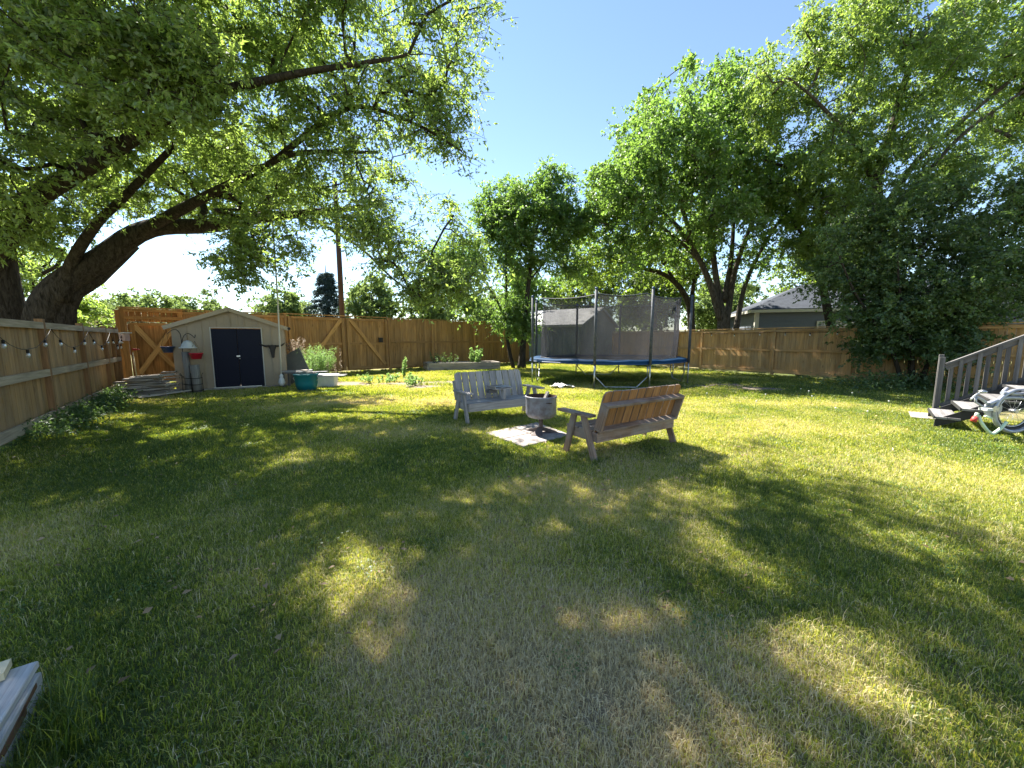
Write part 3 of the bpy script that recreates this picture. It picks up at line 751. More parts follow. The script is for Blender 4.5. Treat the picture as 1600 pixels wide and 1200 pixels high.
# stake and shovel by the corner, small box on the last post
m = MB(); a = P(213, 585, 11.2); b = P(208, 556, 11.25); m.tube([Vector((a.x, a.y, 0)), a, b + Vector((0, 0, .1))], 0.014, 6)
st = thing('hand_rake', 'pale handled tool leaning against the orange gate', 'garden tool', (a.x, a.y, 0)); m.build('handle', M['pale_board'], st)
m = MB(); c = P(212, 546, 11.25); m.beam(c - Vector((.09, 0, 0)), c + Vector((.1, 0, 0)), .03, .07, h1=.02); m.build('head', M['bike_red'], st)
bp = LF0 + LFd * (LFts[-2] + .6) + LFs * .08
bx = thing('bird_box', 'small pinkish box fixed near the top of the pale fence end', 'bird box', bp + Vector((0, 0, 1.45)))
m = MB(); m.box(bp + Vector((0, 0, 1.56)), (.2, .16, .22)); m.build('body', M['pink_paint'], bx)
m = MB(); m.beam(bp + Vector((-.14, 0, 1.68)), bp + Vector((.14, 0, 1.70)), .24, .03); m.build('roof', M['white_plastic'], bx)
m = MB(); m.tube([bp + Vector((0, -.082, 1.56)), bp + Vector((0, -.09, 1.56))], .025, 10); m.build('entrance', M['soot'], bx)

# tubs and junk right of the shed -----------------------------------
tc = G(471, 611); tc = tc + Vector((0.0, .3, 0))
tr_ = thing('plastic_tub', 'round teal plastic tub under loose boards beside the shed', 'tub', tc)
m = MB(); m.lathe([(0.001, .01), (0.25, 0), (0.3, .2), (0.325, .44), (0.345, .45), (0.345, .48), (0.3, .48), (0.28, .2), (0.24, .03), (0.001, .03)], tc, 26); m.build('body', M['teal_plastic'], tr_)
m = MB(); m.tube([tc + Vector((-.33, 0, .42)), tc + Vector((-.38, -.02, .34)), tc + Vector((-.33, -.04, .28))], .01, 6); m.tube([tc + Vector((.33, 0, .42)), tc + Vector((.38, -.02, .34)), tc + Vector((.33, -.04, .28))], .01, 6); m.build('handle', M['rope'], tr_)
wc2 = G(503, 606) + Vector((0.02, .3, 0))
tr_ = thing('storage_tub', 'white plastic storage tub with sagging boards on top right of the teal tub', 'tub', wc2, .15)
m = MB(); w_, d_, h_ = .27, .2, .4
def frus(m, x0, y0, z0, x1, y1, z1, mi=0): m.hexa([Vector((sx * (x0 if z == 0 else x1), sy * (y0 if z == 0 else y1), z0 if z == 0 else z1)) for z in (0, 1) for sy in (-1, 1) for sx in (-1, 1)], 2, mi=mi)
frus(m, .25, .18, 0, .3, .22, .36); m.build('body', M['white_plastic'], tr_, world=False, bev=.02)
m = MB(); frus(m, .325, .24, .362, .325, .24, .40); m.build('rim', M['white_plastic'], tr_, world=False, bev=.01)
rnd = random.Random(3)
for (cx, cy, z, L_, a, lab, mat) in ((-.35, .1, .50, .6, .1, 'dark board across the left side of the teal tub', 'stair_wood'), (0.05, -.05, .505, .62, -.15, 'pale board lying across the middle of the teal tub', 'old_board'), (0.1, .14, .52, .9, .05, 'longer board bridging the teal tub and the white tub', 'white_wood'),
                           (.72, .12, .43, .85, .08, 'wide pale board lying on the white tub', 'white_wood'), (.85, -.08, .425, .7, -.1, 'bleached narrow board on the front of the white tub', 'white_wood')):
    c = tc + Vector((cx, cy, z)); dv = Vector((math.cos(a), math.sin(a), .02))
    m = MB(); m.beam(c - dv * L_ / 2, c + dv * L_ / 2, .13, .025); o = m.build('loose_board', M[mat]); tag(o, lab, 'board')
for i in range(5):
    c = tc + Vector((rnd.uniform(-.2, .25), rnd.uniform(-.2, .1), .545 + .012 * i)); a = rnd.uniform(0, 3)
    m = MB(); dv = Vector((math.cos(a), math.sin(a), 0)); m.beam(c - dv * .12, c + dv * .12, .09, .02)
    o = m.build('wood_scrap', M['old_board'] if i % 2 else M['white_wood']); tag(o, 'small wood scrap heaped on the boards over the teal tub', 'wood scrap', 'wood scraps on the teal tub')
# grey crate table under the rope, leaning board behind the tubs
cc = G(455, 606) + Vector((-.08, .25, 0))
cr_ = thing('wooden_crate', 'low dark wooden stand between the shed and the teal tub', 'crate', cc)
m = MB(); m.box(cc + Vector((0, 0, .49)), (.5, .4, .03)); m.build('top', M['old_board'], cr_)
for sx in (-.2, .2):
    for sy in (-.15, .15):
        m = MB(); m.box(cc + Vector((sx, sy, .237)), (.06, .06, .475)); m.build('leg', M['stair_wood'], cr_)
m = MB(); a = P(470, 592, 12.6); b = P(452, 552, 13.0); m.beam(a, b, .75, .02, up=Vector((0, -1, .3)))
o = m.build('leaning_panel', M['panel_green']); tag(o, 'grey green panel leaning behind the tubs at the shed corner', 'panel')

# raised bed --------------------------------------------------------
ba, bb = G(664, 577), G(768, 575.5)
bd = (Vector((-1.2, 18.9, 0)) - Vector((-4.3, 19.0, 0)))
rb0 = Vector((-4.0, 18.1, 0)); bl = Vector((3.35, 1.0, 0)); bdn = Vector((-.45, 1.1, 0))
bed = thing('raised_bed', 'weathered grey timber raised garden bed against the back fence', 'garden bed', rb0)
cor = [rb0, rb0 + bl, rb0 + bl + bdn, rb0 + bdn]
for i in range(4):
    a, b = cor[i], cor[(i + 1) % 4]
    for z_ in (.09, .27):
        m = MB(); m.beam(a + Vector((0, 0, z_ + (.002 if i % 2 else 0))), b + Vector((0, 0, z_ + (.002 if i % 2 else 0))), .12, .175); m.build('timber', M['old_board'], bed)
m = MB(); m.quad(*[c + Vector((0, 0, .26)) for c in cor]); m.build('soil', M['soot'], bed)

# ================================================================== TRAMPOLINE
tramp = thing('trampoline', 'round blue edged trampoline with padded poles and a grey safety net', 'trampoline', (3.5, 13.6, 0))
tp = [((px - 800) / 590 / 1.005 * Y, Y) for px, Y in ((838, 13.0), (931, 11.6), (1013.5, 11.5), (1071, 12.9), (1049, 14.9), (967, 16.0), (903, 15.9), (843, 14.7))]
TP = [Vector((x, y, 0)) for x, y in tp]; TC = Vector((3.5, 13.6, 0)); n8 = 8; PZ = 0.82
def ring(scale, nseg=6):
    out = []
    for i in range(n8):
        p0 = TP[i - 1]; p1 = TP[i]; p2 = TP[(i + 1) % n8]; p3 = TP[(i + 2) % n8]
        for k in range(nseg):
            t = k / nseg
            q = 0.5 * ((2 * p1) + (p2 - p0) * t + (2 * p0 - 5 * p1 + 4 * p2 - p3) * t * t + (3 * p1 - p0 - 3 * p2 + p3) * t ** 3)
            out.append(TC + (q - TC) * scale)
    return out
R1 = ring(1.0)
def loopz(pts, z): return [Vector((p.x, p.y, z)) for p in pts]
m = MB(); m.tube(loopz(R1, PZ - .06) + [Vector((R1[0].x, R1[0].y, PZ - .06))], .025, 8, cap=False); m.build('frame_ring', M['steel'], tramp)
# pad: puffy ring
m = MB(); prof = [(1.02, -.07, 1), (1.025, .0, 1), (1.0, .03, 0), (.95, .045, 0), (.89, .03, 0), (.87, .005, 0)]
N_ = len(R1); b0 = 0
for j, (s_, dz, e) in enumerate(prof):
    for i, p in enumerate(R1):
        q = TC + (p - TC) * s_; puff = (.012 * math.sin(i * 2.1) + .008 * math.sin(i * 5.3)) * (1 if j > 0 else .5)
        m.v.append((q.x, q.y, PZ + dz + puff - (.02 * abs(math.sin(i * .9)) if j == 0 else 0)))
for j in range(len(prof) - 1):
    for i in range(N_):
        i2 = (i + 1) % N_; m.face([j * N_ + i, j * N_ + i2, (j + 1) * N_ + i2, (j + 1) * N_ + i], None, .5, 0, True)
m.build('pad', M['blue_pad'], tramp)
m = MB(); m.tube(loopz(ring(1.026), PZ - .075) + [Vector((ring(1.026)[0].x, ring(1.026)[0].y, PZ - .075))], .02, 6, cap=False); m.build('pad_skirt', M['blue_edge'], tramp)
m = MB(); m.v = [tuple(Vector((TC.x, TC.y, PZ - .07)))] + [tuple(Vector((p.x, p.y, PZ - .02))) for p in ring(.9)]
for i in range(N_): m.face([0, 1 + i, 1 + (i + 1) % N_], None, .5, 0, True)
m.build('jumping_mat', M['mat_black'], tramp)
tops = []
for i, p in enumerate(TP):
    ou = (p - TC).normalized(); zt = 2.98 if i in (1, 2) else 2.9
    pp = TC + (p - TC) * 1.05
    top = Vector((pp.x, pp.y, zt)); tops.append(top)
    m = MB(); m.tube([Vector((pp.x, pp.y, PZ - .1)), top], .042, 10); po = m.build('net_pole', M['foam_sleeve'], tramp)
    m = MB(); m.lathe([(0.04, 0), (.05, .01), (.04, .05), (.001, .07)], top, 10); m.build('cap', M['blue_edge'], po) if False else m.build('pole_cap', M['blue_edge'], tramp)
    # legs
    m = MB(); m.tube([Vector((pp.x, pp.y, PZ - .1)), Vector((pp.x, pp.y, .0))], .024, 8)
    lp = TC + (p - TC) * .985; tang = Vector((-ou.y, ou.x, 0)) * (1 if i % 2 else -1)
    lp2 = lp + tang * .3
    m.build('leg', M['steel'], tramp)
    if i % 2 == 1 or i == 0:
        q = TP[(i + 1) % n8] if i != 0 else TP[7]
    if i in (1, 3, 5, 7):
        a = TC + (p - TC) * 1.0; b = TC + (TP[(i + 1) % n8] - TC) * 1.0
        m = MB(); m.tube([a + Vector((0, 0, .36)), a.lerp(b, .2) + Vector((0, 0, .03)), a.lerp(b, .8) + Vector((0, 0, .03)), b + Vector((0, 0, .36))], .02, 8); m.build('brace', M['steel'], tramp)
        m = MB(); m.tube([a + Vector((0, 0, .34)), a + Vector((0, 0, PZ - .08))], .024, 8); m.tube([b + Vector((0, 0, .34)), b + Vector((0, 0, PZ - .08))], .024, 8); m.build('upright', M['steel'], tramp)
# net
inr = ring(.87, 10); m = MB(); rows = 12; n_ = len(inr)
for j in range(rows + 1):
    t = j / rows
    for i, p in enumerate(inr):
        f_ = (i % 10) / 10; cor_ = 4 * f_ * (1 - f_)
        s_ = 1 + .06 * t * (1 - cor_) - .03 * cor_ * t + .012 * math.sin(i * 2.3 + j * .4) * (1 - abs(2 * t - 1)) + .02 * math.sin(i * 1.1) * (1 - t)
        q = TC + (p - TC) * s_; zt = 2.88 - .07 * cor_
        m.v.append((q.x, q.y, PZ + .04 + (zt - PZ - .04) * t))
for j in range(rows):
    for i in range(n_):
        if i in (71,): continue
        i2 = (i + 1) % n_; m.face([j * n_ + i, j * n_ + i2, (j + 1) * n_ + i2, (j + 1) * n_ + i], None, .5, 0, True)
topring = [Vector(m.v[rows * n_ + i]) for i in range(n_)]; botring = [Vector(m.v[i]) for i in range(n_)]
m.build('safety_net', M['net'], tramp)
m = MB(); m.tube(topring + [topring[0]], .018, 5, cap=False); m.tube(botring + [botring[0]], .014, 5, cap=False); m.build('net_hem', M['foam_sleeve'], tramp)
# gathered net doorway by the right pole
m = MB(); di = 32
for k in range(3):
    pt = topring[di + k - 1]; pb = botring[di + k - 1]
    m.tube([pt, pt.lerp(pb, .5) + Vector((.02 * k, -.05, 0)), pb + Vector((-.05 * k, -.03, 0))], [.02, .03, .045], 6)
m.build('net_door', M['net'], tramp)

# white cloth under the trampoline
rg = G(878, 606); m = MB(); nr = random.Random(4)
gx, gy = 9, 6
for j in range(gy):
    for i in range(gx): m.v.append((rg.x + (i / 8 - .5) * .75 + nr.uniform(-.03, .03), rg.y + (j / 5 - .5) * .45 + nr.uniform(-.03, .03), .05 + max(0, .1 * math.sin(i * 1.3 + j) + nr.uniform(-.02, .05)) * (1 - abs(i - 4) / 5)))
for j in range(gy - 1):
    for i in range(gx - 1):
        if (i, j) in ((0, 0), (7, 4), (0, 4), (7, 0), (4, 0)): continue
        m.face([j * gx + i, j * gx + i + 1, (j + 1) * gx + i + 1, (j + 1) * gx + i], None, .5, 0, True)
o = m.build('crumpled_cloth', M['white_plastic']); tag(o, 'crumpled white cloth lying on the grass at the edge of the trampoline shadow', 'cloth')
sm_ = o.modifiers.new('s', 'SOLIDIFY'); sm_.thickness = .008

# ================================================================== BENCHES
def bench(label, loc, rz, mat, backmat, L_=1.5):
    root = thing('garden_bench', label, 'bench', loc, rz)
    h = L_ / 2; rn = random.Random(int(loc[0] * 100))
    def bl(mb, a, b, w, t, up=UP, **k): mb.beam(Vector(a), Vector(b), w, t, up=Vector(up), r=rn.random(), **k)
    mb = MB(); bl(mb, (-h, -.27, .29), (h, -.27, .29), .038, .13); mb.build('front_rail', mat, root, False, .003)
    mb = MB(); bl(mb, (-h, .25, .29), (h, .25, .29), .038, .12); mb.build('back_rail', mat, root, False, .003)
    for s in (-1, 1):
        mb = MB(); bl(mb, (s * (h - .02), -.245, .29), (s * (h - .02), .228, .29), .036, .12); mb.build('side_rail', mat, root, False, .003)
    mb = MB()
    for k_ in range(4): bl(mb, (-h - .01, -.235 + k_ * .118, .363), (h + .01, -.235 + k_ * .118, .363), .105, .022)
    mb.build('seat', mat, root, False, .003)
    # tilted back
    tilt = R(17); Bx = Matrix.Translation((0, .185, .30)) @ Matrix.Rotation(-tilt, 4, 'X')
    n = 10; w = L_ / n; mb = MB()
    for i in range(n):
        x0 = -h + i * w + .009; x1 = -h + (i + 1) * w - .009; Ht = .60 + rn.uniform(-.004, .004)
        ol = [(x0, .03), (x1, .03), (x1, Ht), (x0, Ht)]
        rad = .07
        if i == 0: ol = [(x0, .03), (x1, .03), (x1, Ht)] + [(x0 + rad - rad * math.sin(a), Ht - rad + rad * math.cos(a)) for a in (0, .4, .8, 1.2, 1.571)]
        elif i == n - 1: ol = [(x0, .03), (x1, .03)] + [(x1 - rad + rad * math.cos(a), Ht - rad + rad * math.sin(a)) for a in (0, .4, .8, 1.2, 1.571)] + [(x0, Ht)]
        b = len(mb.v); r_ = rn.random(); nn = len(ol); o_ = rn.uniform(0, 30)
        for yy in (-.011, .011):
            for (x, z_) in ol: mb.v.append(tuple(Bx @ Vector((x, yy, z_))))
        mb.face([b + q for q in range(nn)], [(z_ + o_, x + o_) for x, z_ in ol], r_, 0)
        mb.face([b + nn + q for q in reversed(range(nn))], [(ol[q][1] + o_, ol[q][0] + o_) for q in reversed(range(nn))], r_, 1)
        for q in range(nn):
            q2 = (q + 1) % nn; mb.face([b + q2, b + q, b + nn + q, b + nn + q2], [(ol[q2][1] + o_, 0), (ol[q][1] + o_, 0), (ol[q][1] + o_, .02), (ol[q2][1] + o_, .02)], r_, 0)
    mb.build('backrest', [mat, backmat], root, False)
    upb = (Bx.to_3x3() @ Vector((0, 0, 1)))
    def bb_(mb, a, b, w, t): mb.beam(Bx @ Vector(a), Bx @ Vector(b), w, t, up=upb, r=rn.random())
    mb = MB(); bb_(mb, (-h, .0615, .445), (h, .0615, .445), .10, .034); bb_(mb, (-h, .0615, .11), (h, .0615, .11), .10, .034); mb.build('back_frame', mat, root, False, .003)
    for s in (-1, 1):
        mb = MB(); mb.beam(Bx @ Vector((s * (h - .018), .0615, .128)), Bx @ Vector((s * (h - .018), .0615, .427)), .034, .10, up=(Bx.to_3x3() @ Vector((0, 1, 0))), r=rn.random(), mi=0); mb.build('back_stile', mat, root, False, .003)
        x = s * (h + .026)
        for (y0, y1) in ((-.27, -.12), (.26, .05)):
            mb = MB(); mb.beam(Vector((x, y0, 0)), Vector((x, y1, .54)), .04, .09, up=Vector((0, 1, 0)), r=rn.random()); mb.build('leg', mat, root, False, .003)
        mb = MB(); bl(mb, (x, -.40, .558), (x, .21, .558), .12, .032); mb.build('armrest', mat, root, False, .004)
    return root
a1 = R(33)
f1 = G(731, 664); u1 = Vector((math.cos(a1), math.sin(a1), 0)); n1 = Vector((-math.sin(a1), math.cos(a1), 0))
c1 = f1 + u1 * .776 + n1 * .27
bench('grey weathered slat bench facing the fire pit with a small tray on its seat', c1, a1, M['bench_grey'], M['bench_warm'])
r2 = G(929, 721); a2 = R(33); u2 = Vector((math.cos(a2), math.sin(a2), 0)); n2 = Vector((-math.sin(a2), math.cos(a2), 0))
c2 = r2 + u2 * .80 + n2 * .26
bench('reddish brown slat bench seen from behind, its back to the camera', c2, a2 + math.pi, M['bench_red'], M['bench_warm'], 1.55)
# tray on bench 1
tcn = c1 + u1 * .02 - n1 * .02
tray = thing('cup_tray', 'small wooden tray table standing in the middle of the grey bench seat', 'tray table', tcn + Vector((0, 0, .374)), a1)
m = MB(); m.box((0, -.16, .10), (.05, .09, .19)); m.box((0, .0, .185), (.05, .3, .02)); m.build('support', M['pale_board'] if False else M['bench_grey'], tray, False, .002)
m = MB(); m.box((0.0, -.04, .205), (.40, .30, .02)); m.build('tray_top', M['bench_grey'], tray, False, .002)
m = MB(); m.box((-.19, -.04, .23), (.02, .30, .05)); m.box((-.02, .105, .23), (.30, .02, .04)); m.build('tray_edge', M['old_board'], tray, False, .002)
m = MB(); m.box((.05, -.06, .232), (.25, .2, .015), mat=Matrix.Rotation(.2, 3, 'Z')); m.build('lid', M['white_wood'], tray, False, .002)
m = MB(); m.box((-.16, .02, .15), (.16, .12, .06)); m.build('side_box', M['stair_wood'], tray, False, .003)

# ================================================================== FIRE PIT
fp = G(845, 678)
pit = thing('fire_pit', 'round galvanised steel drum fire pit on a post and flared rusty base', 'fire pit', fp)
m = MB(); m.lathe([(.001, .27), (.17, .272), (.21, .29), (.238, .33), (.243, .36), (.243, .585), (.25, .6), (.25, .615), (.24, .618)], fp, 40)
m.build('drum', M['pit_steel'], pit)
m = MB(); m.lathe([(.24, .617), (.236, .6), (.234, .36), (.2, .31), (.001, .30)], fp, 40); m.build('lining', M['soot'], pit)
m = MB()
for k_ in range(7): 
    pass
for (an, dz) in ((-1.05, .53), (-1.2, .535)): 
    c = fp + Vector((math.cos(an) * .245, math.sin(an) * .245, dz)); t = Vector((-math.sin(an), math.cos(an), 0)); m.beam(c - t * .03, c + t * .03, .006, .012)
m.build('vent_slot', M['soot'], pit)
m = MB(); m.tube([fp + Vector((0, 0, .05)), fp + Vector((0, 0, .28))], .032, 12); m.build('post', M['pit_base'], pit)
m = MB()
ap = fp + Vector((0, 0, .12))
for k_ in range(3):
    an = -1.9 + k_ * 2.09; d = Vector((math.cos(an), math.sin(an), 0)); t = Vector((-d.y, d.x, 0))
    e = fp + d * .26
    b = len(m.v); m.v += [tuple(ap + t * .03), tuple(ap - t * .03), tuple(e - t * .09 + Vector((0, 0, .035))), tuple(e + t * .09 + Vector((0, 0, .035))), tuple(ap + t * .03 - Vector((0, 0, .06))), tuple(ap - t * .03 - Vector((0, 0, .06))), tuple(e - t * .09 + Vector((0, 0, .016))), tuple(e + t * .09 + Vector((0, 0, .016)))]
    for f_ in ((0, 1, 2, 3), (7, 6, 5, 4), (0, 3, 7, 4), (1, 5, 6, 2), (3, 2, 6, 7), (0, 4, 5, 1)): m.face([b + q for q in f_])
m.build('base_foot', M['pit_base'], pit)
m = MB(); m.beam(fp + Vector((.0, .05, .42)), fp + Vector((.12, .14, .66)), .05, .03); o = m.build('charred_stick', M['old_board']); tag(o, 'charred stick of wood poking out of the fire pit drum', 'firewood')
m = MB(); m.tube([fp + Vector((-.15, .0, .35)), fp + Vector((.12, .08, .42))], [.045, .04], 9, wob=.08); o = m.build('charred_log', M['soot']); tag(o, 'short black charred log lying inside the fire pit drum', 'firewood')

# concrete slabs under the pit
A_, B_, C_, D_ = G(757, 678), G(818, 701), G(893, 682), G(866, 657.5)
D_ = A_ + (C_ - B_) + Vector((.12, .12, 0))
def bil(u, v): return (A_ * (1 - u) + B_ * u) * (1 - v) + (D_ * (1 - u) + C_ * u) * v
labs = ['left front', 'right front', 'left back', 'right back']
for i, (u0, v0) in enumerate(((0, 0), (.5, 0), (0, .5), (.5, .5))):
    m = MB(); g_ = .012; cs = [bil(u0 + g_, v0 + g_), bil(u0 + .5 - g_, v0 + g_), bil(u0 + .5 - g_, v0 + .5 - g_), bil(u0 + g_, v0 + .5 - g_)]
    m.hexa([Vector((c.x, c.y, z_)) for z_ in (-.03, .025 + .004 * (i % 2)) for c in (cs[0], cs[1], cs[3], cs[2])], 0)
    o = m.build('concrete_slab', M['concrete'], None, True, .006)
    tag(o, ['pale concrete slab at the left corner of the fire pit pad, farthest from the brown bench', 'pale concrete slab nearest the camera in the fire pit pad', 'pale concrete slab behind the fire pit on the side of the grey bench', 'pale concrete slab beside the front leg of the brown bench'][i], 'paving slab', 'slabs under the fire pit')

# ================================================================== GARAGE AND HOUSE
def wall_quadbox(mb, a, b, z0, z1, th, nrm):  # simple wall
    mb.hexa([Vector((p.x, p.y, z)) + nrm * o for z in (z0, z1) for o in (0, th) for p in (a, b)], 2)
gc = Vector((4.15, 23.1, 0)); gs = (Vector((-0.83, 0.557, 0))).normalized(); gg = Vector((.557, .83, 0)).normalized()
gar = thing('grey_garage', 'blue grey sided garage with a pale shingle roof behind the trampoline', 'garage', gc)
gw = 6.4; gl = 4.9; ge = 2.42; gp = 3.55
m = MB()
def siding(mb, a, d, L_, z0, ztop, nrm, bw=.3, vert=True):
    n = int(L_ / bw)
    for i in range(n):
        p = a + d * (i * bw); q = a + d * ((i + 1) * bw if i < n - 1 else L_)
        zt0, zt1 = ztop((p - a).length), ztop((q - a).length)
        mb.hexa([Vector((x.x, x.y, z)) + nrm * o for k_ in (0, 1) for o in (0, -.05) for x, z in ((p, z0 if k_ == 0 else zt0), (q, z0 if k_ == 0 else zt1))], 2)
        mb.beam(Vector((p.x, p.y, z0)) + nrm * .008, Vector((p.x, p.y, zt0)) + nrm * .008, .018, .016, up=nrm)
ns = Vector((-gg.x, -gg.y, 0)); ng = -gs
siding(m, gc, gs, gl, 0, lambda t: ge, ns); m.build('side_wall', M['garage_wall'], gar)
m = MB(); siding(m, gc, gg, gw, 0, lambda t: ge + (gp - ge) * (1 - abs(t - gw / 2) / (gw / 2)) - .02, ng); m.build('gable_wall', M['garage_wall'], gar)
m = MB()
e0 = gc - gg * .25 + ng * .2; e1 = gc - gg * .25 + gs * gl; r0 = gc + gg * gw / 2 + ng * .2; r1 = gc + gg * gw / 2 + gs * gl; f0 = gc + gg * (gw + .25) + ng * .2; f1_ = f0 + gs * (gl + .2)
def Z(p, z): return Vector((p.x, p.y, z))
def slab(mb, a, b, c, d, th=.06):
    bi = len(mb.v); vs = [a, b, c, d]; mb.v += [tuple(v) for v in vs] + [tuple(v - Vector((0, 0, th))) for v in vs]
    L1 = (b - a).length; L2 = (d - a).length
    mb.face([bi, bi + 1, bi + 2, bi + 3], [(0, 0), (L1, 0), (L1, L2), (0, L2)]); mb.face([bi + 7, bi + 6, bi + 5, bi + 4])
    for i in range(4): j = (i + 1) % 4; mb.face([bi + i, bi + 4 + i, bi + 4 + j, bi + j])
slope = (gp - ge) / (gw / 2)
slab(m, Z(e0, ge - .25 * slope + .06), Z(e1, ge - .25 * slope + .06), Z(r1, gp + .06), Z(r0, gp + .06)); slab(m, Z(r0, gp + .062), Z(r1, gp + .062), Z(f1_, ge - .25 * slope + .06), Z(f0, ge - .25 * slope + .06)); m.build('roof', M['shingle_grey'], gar)
m = MB(); m.beam(Z(e0, ge - .11), Z(e1, ge - .11), .03, .15); m.build('fascia', M['white_trim'], gar)
for (p_, q_) in ((e0, r0), (r0, f0)):
    za = ge - .11 if p_ is e0 else gp - .02; zb = gp - .02 if p_ is e0 else ge - .11
    m = MB(); m.beam(Z(p_, za) + ng * .02, Z(q_, zb) + ng * .02, .03, .14); m.build('gable_trim', M['garage_wall'], gar)

hc = Vector((14.2, 22.2, 0)); hd = Vector((.955, -0.297, 0)).normalized(); hn = Vector((.297, .955, 0)).normalized()
hou = thing('neighbour_house', 'dark slate sided house with a blue grey hip roof beyond the right fence', 'house', hc)
hL, hD = 18, 6.5; he, hp = 3.2, 4.9
m = MB()
for i in range(16):
    z0 = .4 + i * .175
    m.hexa([Vector((p.x, p.y, z)) + o for z, oo in ((z0, 1), (z0 + .172, 0)) for o in (-hn * (.015 * oo), hn * .1) for p in (hc, hc + hd * hL)], 0)
m.build('front_wall', M['house_wall'], hou)
m = MB()
for i in range(16):
    z0 = .4 + i * .175
    m.hexa([Vector((p.x, p.y, z)) + o for z, oo in ((z0, 1), (z0 + .172, 0)) for o in (-hd * (.015 * oo), hd * .1) for p in (hc + hn * .1, hc + hn * hD)], 0)
m.build('side_wall', M['house_wall'], hou)
m = MB(); m.beam(hc + Vector((-.03, -.03, .3)), hc + Vector((-.03, -.03, he)), .2, .2, up=hn); m.build('corner_trim', M['white_trim'], hou)
m = MB(); oh = .45; E = [hc - hd * oh - hn * oh, hc + hd * (hL + oh) - hn * oh, hc + hd * (hL + oh) + hn * (hD + oh), hc - hd * oh + hn * (hD + oh)]
Rr = [hc + hd * 3.2 + hn * hD / 2, hc + hd * (hL - 3.2) + hn * hD / 2]
slab(m, Z(E[0], he), Z(E[1], he), Z(Rr[1], hp), Z(Rr[0], hp)); slab(m, Z(E[3], he), Z(E[0], he), Z(Rr[0], hp + .002), Z(Rr[0], hp + .001)); slab(m, Z(E[2], he), Z(E[3], he), Z(Rr[0], hp), Z(Rr[1], hp)); m.build('roof', M['shingle_dark'], hou)
for a, b in ((E[0], E[1]), (E[3], E[0])):
    m = MB(); m.beam(Z(a, he - .12), Z(b, he - .12), .04, .16); m.build('fascia', M['white_trim'], hou)
m = MB(); m.hexa([Vector((p.x, p.y, z)) + o for z in (he - .06, he - .045) for o in (Vector(), hn * oh) for p in (E[0], E[1])], 0); m.build('soffit', M['white_trim'], hou)
for t in (3.0, 8.5):
    w = MB(); c = hc + hd * t - hn * .03; w.beam(Z(c, 1.9), Z(c + hd * 1.5, 1.9), .05, 1.1); wo = w.build('window', M['window_glass'], hou)
    w = MB()
    for z_ in (1.33, 2.47): w.beam(Z(c - hd * .08, z_) - hn * .02, Z(c + hd * 1.58, z_) - hn * .02, .06, .09)
    for t2 in (-.04, 1.54): w.beam(Z(c + hd * t2, 1.37) - hn * .02, Z(c + hd * t2, 2.43) - hn * .02, .08, .055, up=hn)
    w.build('window_frame', M['white_trim'], wo)

# utility pole ------------------------------------------------------
up0 = P(534, 490, 21.5); ut = P(524, 278, 21.5)
pl = thing('utility_pole', 'tall red brown wooden utility pole beyond the double gate', 'utility pole', (up0.x, 21.5, 0))
m = MB(); m.tube([Vector((up0.x, 21.5, -.2)), Vector((up0.x + .02, 21.5, 5)), Vector((up0.x, 21.5, ut.z))], [.15, .14, .11], 14); m.build('pole', M['pole_wood'], pl)
m = MB(); m.beam(Vector((up0.x - .9, 21.38, ut.z - .8)), Vector((up0.x + .9, 21.38, ut.z - .7)), .1, .12); m.build('cross_arm', M['pole_wood'], pl)
for x in (-.8, -.3, .8):
    m = MB(); m.lathe([(.02, 0), (.05, .02), (.03, .06), (.05, .09), (.01, .14)], (up0.x + x, 21.38, ut.z - .7), 8); m.build('insulator', M['white_plastic'], pl)

# ================================================================== STAIRS
A1 = G(1461, 652, .17); asc = Vector((.72, -.69, 0)).normalized(); wid = Vector((.69, .72, 0)).normalized()
stairs = thing('deck_stairs', 'dark grey wooden deck stairs with slatted railing at the right edge', 'stairs', (A1.x, A1.y, 0))
run, rise, SW = .28, .175, 1.12
for i in range(7):
    z_ = .17 + rise * i; p = A1 + asc * (run * i); p.z = z_
    m = MB()
    for k_ in range(2):
        q = p + asc * (.07 + k_ * .145) - wid * .03; m.beam(q, q + wid * SW, .138, .034)
    m.build('tread', M['tread_wood'], stairs)
    m = MB(); q = p + asc * -.012 - wid * .03; m.beam(q, q + wid * SW, .012, .05); m.build('nosing', M['rubber'], stairs)
for off in (0.02, SW - .02):
    m = MB(); a = A1 + wid * off + asc * -.0; b = a + asc * (run * 7)
    m.hexa([Vector((p.x, p.y, z)) + o for (zz) in (0, 1) for o in (wid * -.018, wid * .018) for p, z in ((a, 0.0 if zz == 0 else .13), (b, .17 + rise * 7 - .40 if zz == 0 else .13 + rise * 7))], 0)
    m.build('stringer', M['mat_black'], stairs)
rp0 = G(1470.5, 652.5); rs = asc
rp0 = Vector((8.17, 7.17, 0))
m = MB(); m.beam(rp0, rp0 + Vector((0, 0, 1.16)), .075, .075, up=asc); m.build('post', M['stair_wood'], stairs)
p2 = rp0 + wid * .42 + asc * .02; m = MB(); m.beam(p2, p2 + Vector((0, 0, 1.2)), .07, .07, up=asc); m.build('post', M['stair_wood'], stairs)
sl = rise / run; h0 = 1.03
m = MB(); a = rp0 + asc * .05 + Vector((0, 0, h0)); b = rp0 + asc * 2.1 + Vector((0, 0, h0 + sl * 2.05)); m.beam(a, b, .14, .035); m.build('handrail', M['stair_wood'], stairs)
m = MB(); m.beam(a - Vector((0, 0, .065)), b - Vector((0, 0, .065)), .04, .09); m.build('top_rail', M['stair_wood'], stairs)
